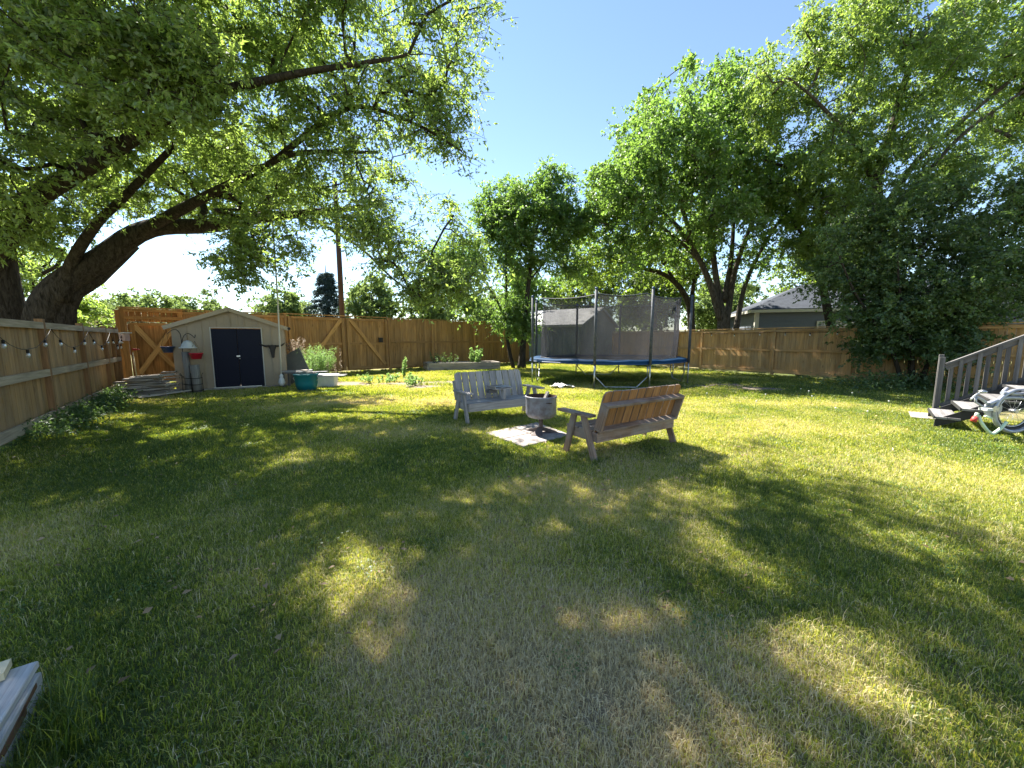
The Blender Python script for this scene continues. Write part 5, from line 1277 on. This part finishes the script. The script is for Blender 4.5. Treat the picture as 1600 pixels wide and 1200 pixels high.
# ================================================================== GROUND AND GRASS
def vnoise(x, y, s, seed=0):
    xs = x * s; ys = y * s; xi = np.floor(xs).astype(np.int64); yi = np.floor(ys).astype(np.int64); fx = xs - xi; fy = ys - yi
    fx = fx * fx * (3 - 2 * fx); fy = fy * fy * (3 - 2 * fy)
    def h(a, b):
        v = np.sin(a * 127.1 + b * 311.7 + seed * 74.7) * 43758.5453; return v - np.floor(v)
    return (h(xi, yi) * (1 - fx) + h(xi + 1, yi) * fx) * (1 - fy) + (h(xi, yi + 1) * (1 - fx) + h(xi + 1, yi + 1) * fx) * fy
def fbm(x, y, s, seed=0, o=4):
    v = 0; a = .5
    for i in range(o): v = v + a * vnoise(x, y, s * 2 ** i, seed + i); a *= .5
    return v / (1 - .5 ** o)
def ell(x, y, cx, cy, rx, ry): return np.clip(1.6 - 1.6 * np.sqrt(((x - cx) / rx) ** 2 + ((y - cy) / ry) ** 2), 0, 1)
def soil_f(x, y):
    s = np.zeros_like(x)
    for (px, py, rx, ry) in ((545, 600, 1.5, .9), (610, 600, 1.2, .7), (668, 604, .9, .5), (655, 598, .6, .4), (1170, 607, 1.5, .6), (1130, 601, 1.6, .6), (1335, 612, .7, .3), (700, 597, 1.2, .5), (1090, 602, 1.0, .6)):
        c = G(px, py); s = np.maximum(s, ell(x, y, c.x, c.y, rx * 1.2, ry * 1.2))
    for (px, py, rx, ry) in ((470, 862, .18, .12), (945, 1130, .22, .12), (700, 1150, .18, .1), (640, 930, .15, .1), (1420, 640, .5, .2), (1180, 1010, .14, .09), (560, 1080, .14, .09), (880, 780, .3, .15)):
        c = G(px, py); s = np.maximum(s, .8 * ell(x, y, c.x, c.y, rx, ry))
    # foot of the fences
    return np.clip(s * (.35 + 1.2 * fbm(x, y, 2.2, 5)), 0, 1)
def dry_lit_f(x, y):  # dry patches, also stands in for light: sunlit lawn yellower, shaded left greener
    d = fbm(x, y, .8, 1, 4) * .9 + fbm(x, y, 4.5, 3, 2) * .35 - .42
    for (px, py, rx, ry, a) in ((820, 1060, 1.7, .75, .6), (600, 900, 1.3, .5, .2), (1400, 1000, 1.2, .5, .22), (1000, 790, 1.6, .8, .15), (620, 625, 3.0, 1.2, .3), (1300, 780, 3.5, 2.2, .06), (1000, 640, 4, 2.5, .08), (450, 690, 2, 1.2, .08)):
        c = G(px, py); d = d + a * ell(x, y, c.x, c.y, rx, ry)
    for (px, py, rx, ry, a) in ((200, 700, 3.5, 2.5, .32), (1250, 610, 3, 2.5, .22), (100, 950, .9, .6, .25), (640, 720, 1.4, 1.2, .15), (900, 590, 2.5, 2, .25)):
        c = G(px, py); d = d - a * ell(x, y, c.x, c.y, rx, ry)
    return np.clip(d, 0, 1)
# sheet: fine grid in the yard, coarse ring to the horizon
xs = np.concatenate([[-900, -300, -120, -60, -30], np.arange(-16, 20.01, .16), [35, 60, 120, 300, 900]])
ys = np.concatenate([[-300, -60, -20], np.arange(-2, 28.01, .16), [34, 45, 60, 90, 160, 400, 1200]])
X, Yg = np.meshgrid(xs, ys); ny, nx = X.shape
Zg = (fbm(X, Yg, .5, 8, 1) - .5) * .02 * (np.abs(X) < 19) * (Yg < 27) * (Yg > -1) - .012
co = np.stack([X, Yg, Zg], -1).reshape(-1, 3).astype(np.float32)
ii = np.arange(ny - 1)[:, None] * nx + np.arange(nx - 1)[None, :]
fa = np.stack([ii, ii + 1, ii + nx + 1, ii + nx], -1).reshape(-1, 4).astype(np.int32)
me = bpy.data.meshes.new('ground'); me.vertices.add(len(co)); me.vertices.foreach_set('co', co.reshape(-1))
me.loops.add(fa.size); me.loops.foreach_set('vertex_index', fa.reshape(-1)); me.polygons.add(len(fa)); me.polygons.foreach_set('loop_start', np.arange(0, fa.size, 4, dtype=np.int32))
for nm, fn in (('soil', soil_f), ('dry', dry_lit_f)):
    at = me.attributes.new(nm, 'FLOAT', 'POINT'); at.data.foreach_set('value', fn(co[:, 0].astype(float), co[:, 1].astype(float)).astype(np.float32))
me.polygons.foreach_set('use_smooth', [True] * len(fa)); me.update(); me.validate()
gr = bpy.data.objects.new('ground', me); COL.objects.link(gr); gr['kind'] = 'structure'
gm, nt, N, L = new_mat('ground_turf')
geo = N.new('ShaderNodeNewGeometry'); p = geo.outputs['Position']
a1_ = N.new('ShaderNodeAttribute'); a1_.attribute_name = 'soil'; a2_ = N.new('ShaderNodeAttribute'); a2_.attribute_name = 'dry'
nf = noise(N, L, p, 60, 8, .8); nm_ = noise(N, L, p, 3.2, 5, .6)
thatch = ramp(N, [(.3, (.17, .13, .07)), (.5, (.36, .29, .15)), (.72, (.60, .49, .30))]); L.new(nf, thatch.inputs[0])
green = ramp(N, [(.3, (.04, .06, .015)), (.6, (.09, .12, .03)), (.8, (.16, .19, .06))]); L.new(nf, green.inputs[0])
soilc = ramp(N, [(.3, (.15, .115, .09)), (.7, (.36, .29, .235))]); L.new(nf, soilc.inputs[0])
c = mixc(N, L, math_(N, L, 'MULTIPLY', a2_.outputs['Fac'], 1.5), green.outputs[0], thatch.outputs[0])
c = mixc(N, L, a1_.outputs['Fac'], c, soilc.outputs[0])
b = N.new('ShaderNodeBsdfPrincipled'); L.new(c, b.inputs['Base Color']); b.inputs['Roughness'].default_value = 1; b.inputs['Specular IOR Level'].default_value = .05
L.new(bump(N, L, nf, .8, .03), b.inputs['Normal']); finish(N, L, b.outputs[0]); me.materials.append(gm)

# grass blade material
m, nt, N, L = new_mat('grass_blade')
ta = N.new('ShaderNodeAttribute'); ta.attribute_name = 'tint'
da = N.new('ShaderNodeAttribute'); da.attribute_type = 'INSTANCER'; da.attribute_name = 'dry'
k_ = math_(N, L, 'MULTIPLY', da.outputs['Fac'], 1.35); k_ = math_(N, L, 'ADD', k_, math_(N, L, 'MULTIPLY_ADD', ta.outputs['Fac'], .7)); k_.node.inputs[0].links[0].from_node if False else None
dry_lit_v = math_(N, L, 'SUBTRACT', math_(N, L, 'ADD', math_(N, L, 'MULTIPLY', da.outputs['Fac'], 1.5), math_(N, L, 'MULTIPLY', ta.outputs['Fac'], .75)), .42)
rc = ramp(N, [(0.0, (.045, .085, .018)), (.3, (.13, .185, .028)), (.55, (.46, .47, .055)), (.8, (.57, .51, .18)), (1, (.74, .63, .38))]); L.new(dry_lit_v, rc.inputs[0])  # mid stops raised for sunlit lawn, first kept dark for shaded left
rt2 = ramp(N, [(0.0, (.18, .27, .02)), (.3, (.46, .53, .03)), (.55, (.72, .72, .05)), (.8, (.70, .58, .14)), (1, (.72, .56, .26))]); L.new(dry_lit_v, rt2.inputs[0])
d = N.new('ShaderNodeBsdfDiffuse'); L.new(rc.outputs[0], d.inputs[0]); t = N.new('ShaderNodeBsdfTranslucent'); L.new(rt2.outputs[0], t.inputs[0])
mx = N.new('ShaderNodeMixShader'); mx.inputs[0].default_value = .45; L.new(d.outputs[0], mx.inputs[1]); L.new(t.outputs[0], mx.inputs[2])
g = N.new('ShaderNodeBsdfGlossy'); g.inputs['Roughness'].default_value = .45; g.inputs[0].default_value = (.9, .95, .9, 1)
m2 = N.new('ShaderNodeMixShader'); m2.inputs[0].default_value = .04; L.new(mx.outputs[0], m2.inputs[1]); L.new(g.outputs[0], m2.inputs[2]); finish(N, L, m2.outputs[0])
GRASS = m

def blade_proto(name, n, size, hmin, hmax, w, seed, lay=.35, dry=0.0, clump=0):
    r = np.random.default_rng(seed); b = (r.random((n, 2)) - .5) * size
    if clump: c = (r.random((clump, 2)) - .5) * size; b = c[r.integers(0, clump, n)] + r.normal(size=(n, 2)) * .02
    a = r.random(n) * 6.283; d = np.stack([np.cos(a), np.sin(a)], -1); s = np.stack([-np.sin(a), np.cos(a)], -1)
    a2 = r.random(n) * 6.283; s = np.stack([np.cos(a2), np.sin(a2)], -1)
    h = hmin + (hmax - hmin) * r.random(n) ** 1.5; ln = lay * (.3 + 1.2 * r.random(n)); ww = w * (.6 + .8 * r.random(n))
    v = np.zeros((n, 5, 3), np.float32)
    z1 = h * .55 * np.sqrt(np.clip(1 - (ln * .5) ** 2, .05, 1)); z2 = h * np.sqrt(np.clip(1 - np.clip(ln, 0, .98) ** 2, .03, 1)) * .95
    o1 = h * .2 * ln; o2 = h * ln
    v[:, 0, :2] = b + s * ww[:, None] / 2; v[:, 1, :2] = b - s * ww[:, None] / 2
    v[:, 2, :2] = b + d * o1[:, None] - s * ww[:, None] * .42; v[:, 3, :2] = b + d * o1[:, None] + s * ww[:, None] * .42
    v[:, 4, :2] = b + d * o2[:, None]; v[:, 0, 2] = v[:, 1, 2] = -.01; v[:, 2, 2] = v[:, 3, 2] = z1; v[:, 4, 2] = z2
    me = bpy.data.meshes.new(name); me.vertices.add(n * 5); me.vertices.foreach_set('co', v.reshape(-1))
    base = np.arange(n)[:, None] * 5
    idx = np.concatenate([base + np.array([0, 1, 2, 3]), base + np.array([3, 2, 4])], 1).astype(np.int32).reshape(-1)
    me.loops.add(n * 7); me.loops.foreach_set('vertex_index', idx)
    ls = np.stack([np.arange(n) * 7, np.arange(n) * 7 + 4], -1).reshape(-1).astype(np.int32)
    me.polygons.add(n * 2); me.polygons.foreach_set('loop_start', ls)
    tint = np.clip(r.random(n) * 1.0 + dry + (r.random(n) < .16) * .6, 0, 2)
    at = me.attributes.new('tint', 'FLOAT', 'FACE'); at.data.foreach_set('value', np.repeat(tint, 2).astype(np.float32))
    me.materials.append(GRASS); me.update(); me.validate()
    return bpy.data.objects.new(name, me)
near = [blade_proto('turf_near', 1100, .5, .02, .055, .0032, 100 + i, .75) for i in range(5)]
mid = [blade_proto('turf_mid', 850, .6, .022, .055, .0055, 110 + i, .6) for i in range(4)]
far = [blade_proto('turf_far', 520, .8, .025, .065, .011, 120 + i, .5) for i in range(4)]
straw = [blade_proto('turf_straw', 90, .5, .05, .14, .0018, 130 + i, 1.0, dry=.8) for i in range(3)]
tuft = [blade_proto('turf_tuft', 130, .18, .05, .11, .004, 140 + i, .55, dry=-.15, clump=2) for i in range(3)]
tall = [blade_proto('turf_tall', 120, .2, .10, .24, .004, 150 + i, .5, dry=-.1) for i in range(2)]
def clover_proto(name, seed, n=60):
    r = np.random.default_rng(seed); o_ = leaf_object(name, np.concatenate([r.normal(size=(n, 2)) * .07, .015 + .03 * r.random((n, 1))], 1), np.concatenate([r.normal(size=(n, 2)), .25 * r.random((n, 1))], 1),
        .012 + .012 * r.random(n), .009 + .008 * r.random(n), r.random(n), M['leaf_elm'], None, r, .85)
    COL.objects.unlink(o_); return o_
clover = [clover_proto('turf_clover', 160 + i) for i in range(2)]
def litter_proto(name, seed, n=16):
    r = np.random.default_rng(seed); o_ = leaf_object(name, np.concatenate([(r.random((n, 2)) - .5) * .9, .03 + .03 * r.random((n, 1))], 1), np.concatenate([r.normal(size=(n, 2)), .2 * r.normal(size=(n, 1))], 1),
        .025 + .03 * r.random(n), .015 + .015 * r.random(n), r.random(n), M['leaf_dead'], None, r, .8)
    COL.objects.unlink(o_); return o_
litter = [litter_proto('turf_litter', 170 + i) for i in range(2)]
protos = near + mid + far + straw + tuft + tall + clover + litter
r = np.random.default_rng(5)
PTS, IDX, SCL, DRY_LIT = [], [], [], []
padc = [A_, B_, C_, D_]
def in_pad(x, y):
    ins = np.ones_like(x, bool)
    for i in range(4):
        a, b = padc[i], padc[(i + 1) % 4]; ins &= ((b.x - a.x) * (y - a.y) - (b.y - a.y) * (x - a.x)) > .05
    return ins
def scatter(x0, x1, y0, y1, dens, ids, s0, s1, keep=None, sink=.0, soilcut=.45):
    c_ = 1 / math.sqrt(dens); gx_, gy_ = np.meshgrid(np.arange(x0, x1, c_), np.arange(y0, y1, c_)); n = gx_.size; x = gx_.ravel() + c_ * 1.1 * r.random(n); y = gy_.ravel() + c_ * 1.1 * r.random(n)
    k = (np.abs(x) < (y + 1.0) * 1.46 + .6)
    # inside the yard only
    k &= ((x - LF0.x) * LFs.x + (y - LF0.y) * LFs.y) > .08
    k &= ((x - BF0.x) * BFs.x + (y - BF0.y) * BFs.y) > .08
    k &= ((x - RF0.x) * RFs.x + (y - RF0.y) * RFs.y) > .05
    lx = (x - sa.x) * sd.x + (y - sa.y) * sd.y; ly = -((x - sa.x) * sn.x + (y - sa.y) * sn.y)
    k &= ~((lx > -.1) & (lx < sw + .1) & (ly > -.12) & (ly < DP + .3))
    k &= ~((x > 1.0) & (y > 22.8) & ((x - gc.x) * ns.x + (y - gc.y) * ns.y < .1))
    k &= ~in_pad(x, y)
    tx = (x - T1.x) * (-dw.x) + (y - T1.y) * (-dw.y); k &= ~((tx < .02) & (((x - T1.x) * dl.x + (y - T1.y) * dl.y) > -.02) & (y < 1.7) & (x < -1.2))
    so = soil_f(x, y); k &= (so < soilcut * (.5 + r.random(n)))
    if keep is not None: k &= keep(x, y)
    x, y = x[k], y[k]; dr_ = dry_lit_f(x, y) + r.normal(size=len(x)) * .05
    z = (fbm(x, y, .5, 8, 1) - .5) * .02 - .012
    PTS.append(np.stack([x, y, z - sink], -1)); IDX.append(r.choice(ids, len(x))); SCL.append(s0 + (s1 - s0) * r.random(len(x))); DRY_LIT.append(np.clip(dr_, 0, 1))
nN, nM, nF, nS, nT = len(near), len(mid), len(far), len(straw), len(tuft)
i0 = np.arange(nN); i1 = nN + np.arange(nM); i2 = nN + nM + np.arange(nF); i3 = nN + nM + nF + np.arange(nS); i4 = nN + nM + nF + nS + np.arange(nT); i5 = i4[-1] + 1 + np.arange(len(tall)); i6 = i5[-1] + 1 + np.arange(2); i7 = i6[-1] + 1 + np.arange(2)
bald = lambda x, y: (dry_lit_f(x, y) < .6 + .8 * r.random(len(x)))
scatter(-6, 6, .5, 3.8, 22, i0, .75, 1.15, bald)
scatter(-10, 9, 3.6, 9, 11, i1, .8, 1.2, bald)
scatter(-15, 18, 8.8, 27, 6.5, i2, .8, 1.25, bald)
scatter(-5, 5, .5, 4.5, 11, i3, .7, 1.15, lambda x, y: dry_lit_f(x, y) > .05 + .3 * r.random(len(x)))
scatter(-7, 7, 4, 8, 3, i3, .9, 1.3, lambda x, y: dry_lit_f(x, y) > .1 + .3 * r.random(len(x)))
scatter(-6, 6, .5, 6, 3.0, i4, .5, .85)
scatter(-8, 9, 4, 12, 1.6, i4, .7, 1.1)
scatter(-6, 6, .5, 5, 1.2, i6, .7, 1.3)
scatter(-10, 10, 5, 12, .6, i6, 1, 1.6)
scatter(-9, 9, .6, 11, .4, i7, .8, 1.2)
scatter(-15, 18, 12, 26, .9, i4, 1.0, 1.7)
# taller grass along fence feet, pad edge, bench legs and the foreground timber
def edge(a, b, n, w, ids, s0, s1):
    t = r.random(n); o = np.abs(r.normal(size=n)) * w; nx_, ny_ = -(b[1] - a[1]), (b[0] - a[0]); l = math.hypot(nx_, ny_)
    x = a[0] + (b[0] - a[0]) * t + nx_ / l * o; y = a[1] + (b[1] - a[1]) * t + ny_ / l * o
    PTS.append(np.stack([x, y, np.full(n, -.01)], -1)); IDX.append(r.choice(ids, n)); SCL.append(s0 + (s1 - s0) * r.random(n)); DRY_LIT.append(np.clip(dry_lit_f(x, y) * .6, 0, 1))
e1 = RF0 + RFd * rts[0]; e2 = RF0 + RFd * (rts[-1]); edge((e2.x - .1, e2.y), (e1.x - .1, e1.y), 170, .12, i4, .8, 1.6)
e1 = BF0 + BFd * bt(450); e2 = BF0 + BFd * bt(830); edge((e2.x, e2.y - .1), (e1.x, e1.y - .1), 0 or 120, .1, i4, .8, 1.5)
e1 = T1 + dl * 1.0; edge((e1.x + .03, e1.y), (T1.x + .03, T1.y), 0, .03, i5, .5, .9)
nT_ = 34; t = r.random(nT_); q = np.array([[T1.x + dl.x * v * 1.0 + .03 + abs(r.normal()) * .04, T1.y + dl.y * v * 1.0 + .02, -.01] for v in t]); PTS.append(q); IDX.append(r.choice(i5, nT_)); SCL.append(.45 + .5 * r.random(nT_)); DRY_LIT.append(np.zeros(nT_) + .05)
for (a, b) in ((A_, B_), (B_, C_), (C_, D_), (D_, A_)): edge((b.x, b.y), (a.x, a.y), 26, .03, i4, .5, .8)
for lx_, ly_ in ((r2.x, r2.y), (f1.x, f1.y)):
    q = np.array([[lx_ + r.normal() * .07, ly_ + r.normal() * .07, -.01] for _ in range(5)]); PTS.append(q); IDX.append(r.choice(i4, 5)); SCL.append(.7 + .3 * r.random(5)); DRY_LIT.append(np.zeros(5) + .1)
PTS = np.concatenate(PTS).astype(np.float32); IDX = np.concatenate(IDX).astype(np.int32); SCL = np.concatenate(SCL).astype(np.float32); DRY_LIT = np.concatenate(DRY_LIT).astype(np.float32)
nP = len(PTS); print('grass patches', nP)
me = bpy.data.meshes.new('lawn_grass'); me.vertices.add(nP); me.vertices.foreach_set('co', PTS.reshape(-1))
for nm, ty, arr in (('idx', 'INT', IDX), ('scl', 'FLOAT', SCL), ('dry', 'FLOAT', DRY_LIT), ('rz', 'FLOAT', (r.random(nP) * 6.283).astype(np.float32))):
    at = me.attributes.new(nm, ty, 'POINT'); at.data.foreach_set('value', arr)
me.materials.append(GRASS); lg = bpy.data.objects.new('lawn_grass', me); COL.objects.link(lg); tag(lg, 'patchy green and straw coloured lawn grass covering the yard', 'grass', kind='stuff')
ng_ = bpy.data.node_groups.new('turf', 'GeometryNodeTree'); ng_.interface.new_socket('Geometry', in_out='INPUT', socket_type='NodeSocketGeometry'); ng_.interface.new_socket('Geometry', in_out='OUTPUT', socket_type='NodeSocketGeometry')
nd = ng_.nodes; lk = ng_.links; gi = nd.new('NodeGroupInput'); go_ = nd.new('NodeGroupOutput')
jn = nd.new('GeometryNodeGeometryToInstance')
infos = []
for o_ in protos:
    oi = nd.new('GeometryNodeObjectInfo'); oi.inputs['Object'].default_value = o_; oi.inputs['As Instance'].default_value = True; infos.append(oi)
# join in reverse so that the instance order equals the list order
jg = nd.new('GeometryNodeJoinGeometry')
for oi in reversed(infos): lk.new(oi.outputs['Geometry'], jg.inputs[0])
nd.remove(jn)
m2p = nd.new('GeometryNodeMeshToPoints'); lk.new(gi.outputs[0], m2p.inputs['Mesh'])
iop = nd.new('GeometryNodeInstanceOnPoints'); lk.new(m2p.outputs[0], iop.inputs['Points']); lk.new(jg.outputs[0], iop.inputs['Instance']); iop.inputs['Pick Instance'].default_value = True
def named(nm, ty):
    n_ = nd.new('GeometryNodeInputNamedAttribute'); n_.data_type = ty; n_.inputs['Name'].default_value = nm; return n_.outputs[0]
lk.new(named('idx', 'INT'), iop.inputs['Instance Index'])
cx = nd.new('ShaderNodeCombineXYZ'); lk.new(named('rz', 'FLOAT'), cx.inputs[2]); lk.new(cx.outputs[0], iop.inputs['Rotation'])
lk.new(named('scl', 'FLOAT'), iop.inputs['Scale']); lk.new(iop.outputs[0], go_.inputs[0])
md = lg.modifiers.new('turf', 'NODES'); md.node_group = ng_

# dandelion seed heads on the right of the lawn
dproto = None
for i, (px, py) in enumerate(((1305, 652), (1355, 658), (1268, 631), (1250, 618), (1262, 622), (1195, 628), (1104, 626), (1232, 594), (1388, 640), (1253, 590), (1180, 640), (1330, 625))):
    c = G(px, py)
    if dproto is None:
        d_ = thing('dandelion', 'pale dandelion seed head standing in the shaded grass on the right', 'dandelion', c, 0, 'dandelion heads on the right side of the lawn')
        s_ = MB(); s_.tube([(0, 0, 0), (.01, 0, .1), (.0, .01, .17)], .004, 4); s_.build('stem', M['fern'], d_, world=False)
        s_ = MB(); s_.lathe([(.001, -.014), (.012, -.009), (.015, 0), (.012, .009), (.001, .014)], (0, .01, .185), 8); s_.build('seed_head', M['fibre'], d_, world=False); dproto = d_
    else:
        d_ = copy_tree(dproto); d_.location = c; d_.rotation_euler = (0, 0, i)

# ================================================================== LIGHT
EL = R(50); AZ = math.atan2(-.6, .8)        # sun behind and to the left of the yard
S = Vector((math.sin(AZ) * math.cos(EL), math.cos(AZ) * math.cos(EL), math.sin(EL)))
sl_ = bpy.data.lights.new('sun', 'SUN'); sl_.energy = 5.0; sl_.angle = R(.53); sl_.color = (1.0, .955, .87)
so_ = bpy.data.objects.new('sun', sl_); COL.objects.link(so_); so_.rotation_euler = (-S).to_track_quat('-Z', 'Y').to_euler(); so_.location = (0, 0, 30)
w = bpy.data.worlds.new('World'); sc.world = w; w.use_nodes = True; nt = w.node_tree; nt.nodes.clear()
sk = nt.nodes.new('ShaderNodeTexSky'); sk.sky_type = 'NISHITA'; sk.sun_disc = False; sk.sun_elevation = EL; sk.sun_rotation = AZ
sk.altitude = 500; sk.air_density = 1.0; sk.dust_density = 0.0; sk.ozone_density = 1.0
bg = nt.nodes.new('ShaderNodeBackground'); bg.inputs[1].default_value = .066; nt.links.new(sk.outputs[0], bg.inputs[0])
ow = nt.nodes.new('ShaderNodeOutputWorld'); nt.links.new(bg.outputs[0], ow.inputs[0])
vs = sc.view_settings; vs.view_transform = 'Standard'; vs.look = 'None'; vs.gamma = 1; vs.exposure = 2.12; vs.use_curve_mapping = False
cy = sc.cycles; cy.max_bounces = 8; cy.diffuse_bounces = 4; cy.transmission_bounces = 6; cy.transparent_max_bounces = 12; cy.glossy_bounces = 2
cy.use_denoising = True; cy.sample_clamp_indirect = 6; cy.caustics_reflective = False; cy.caustics_refractive = False
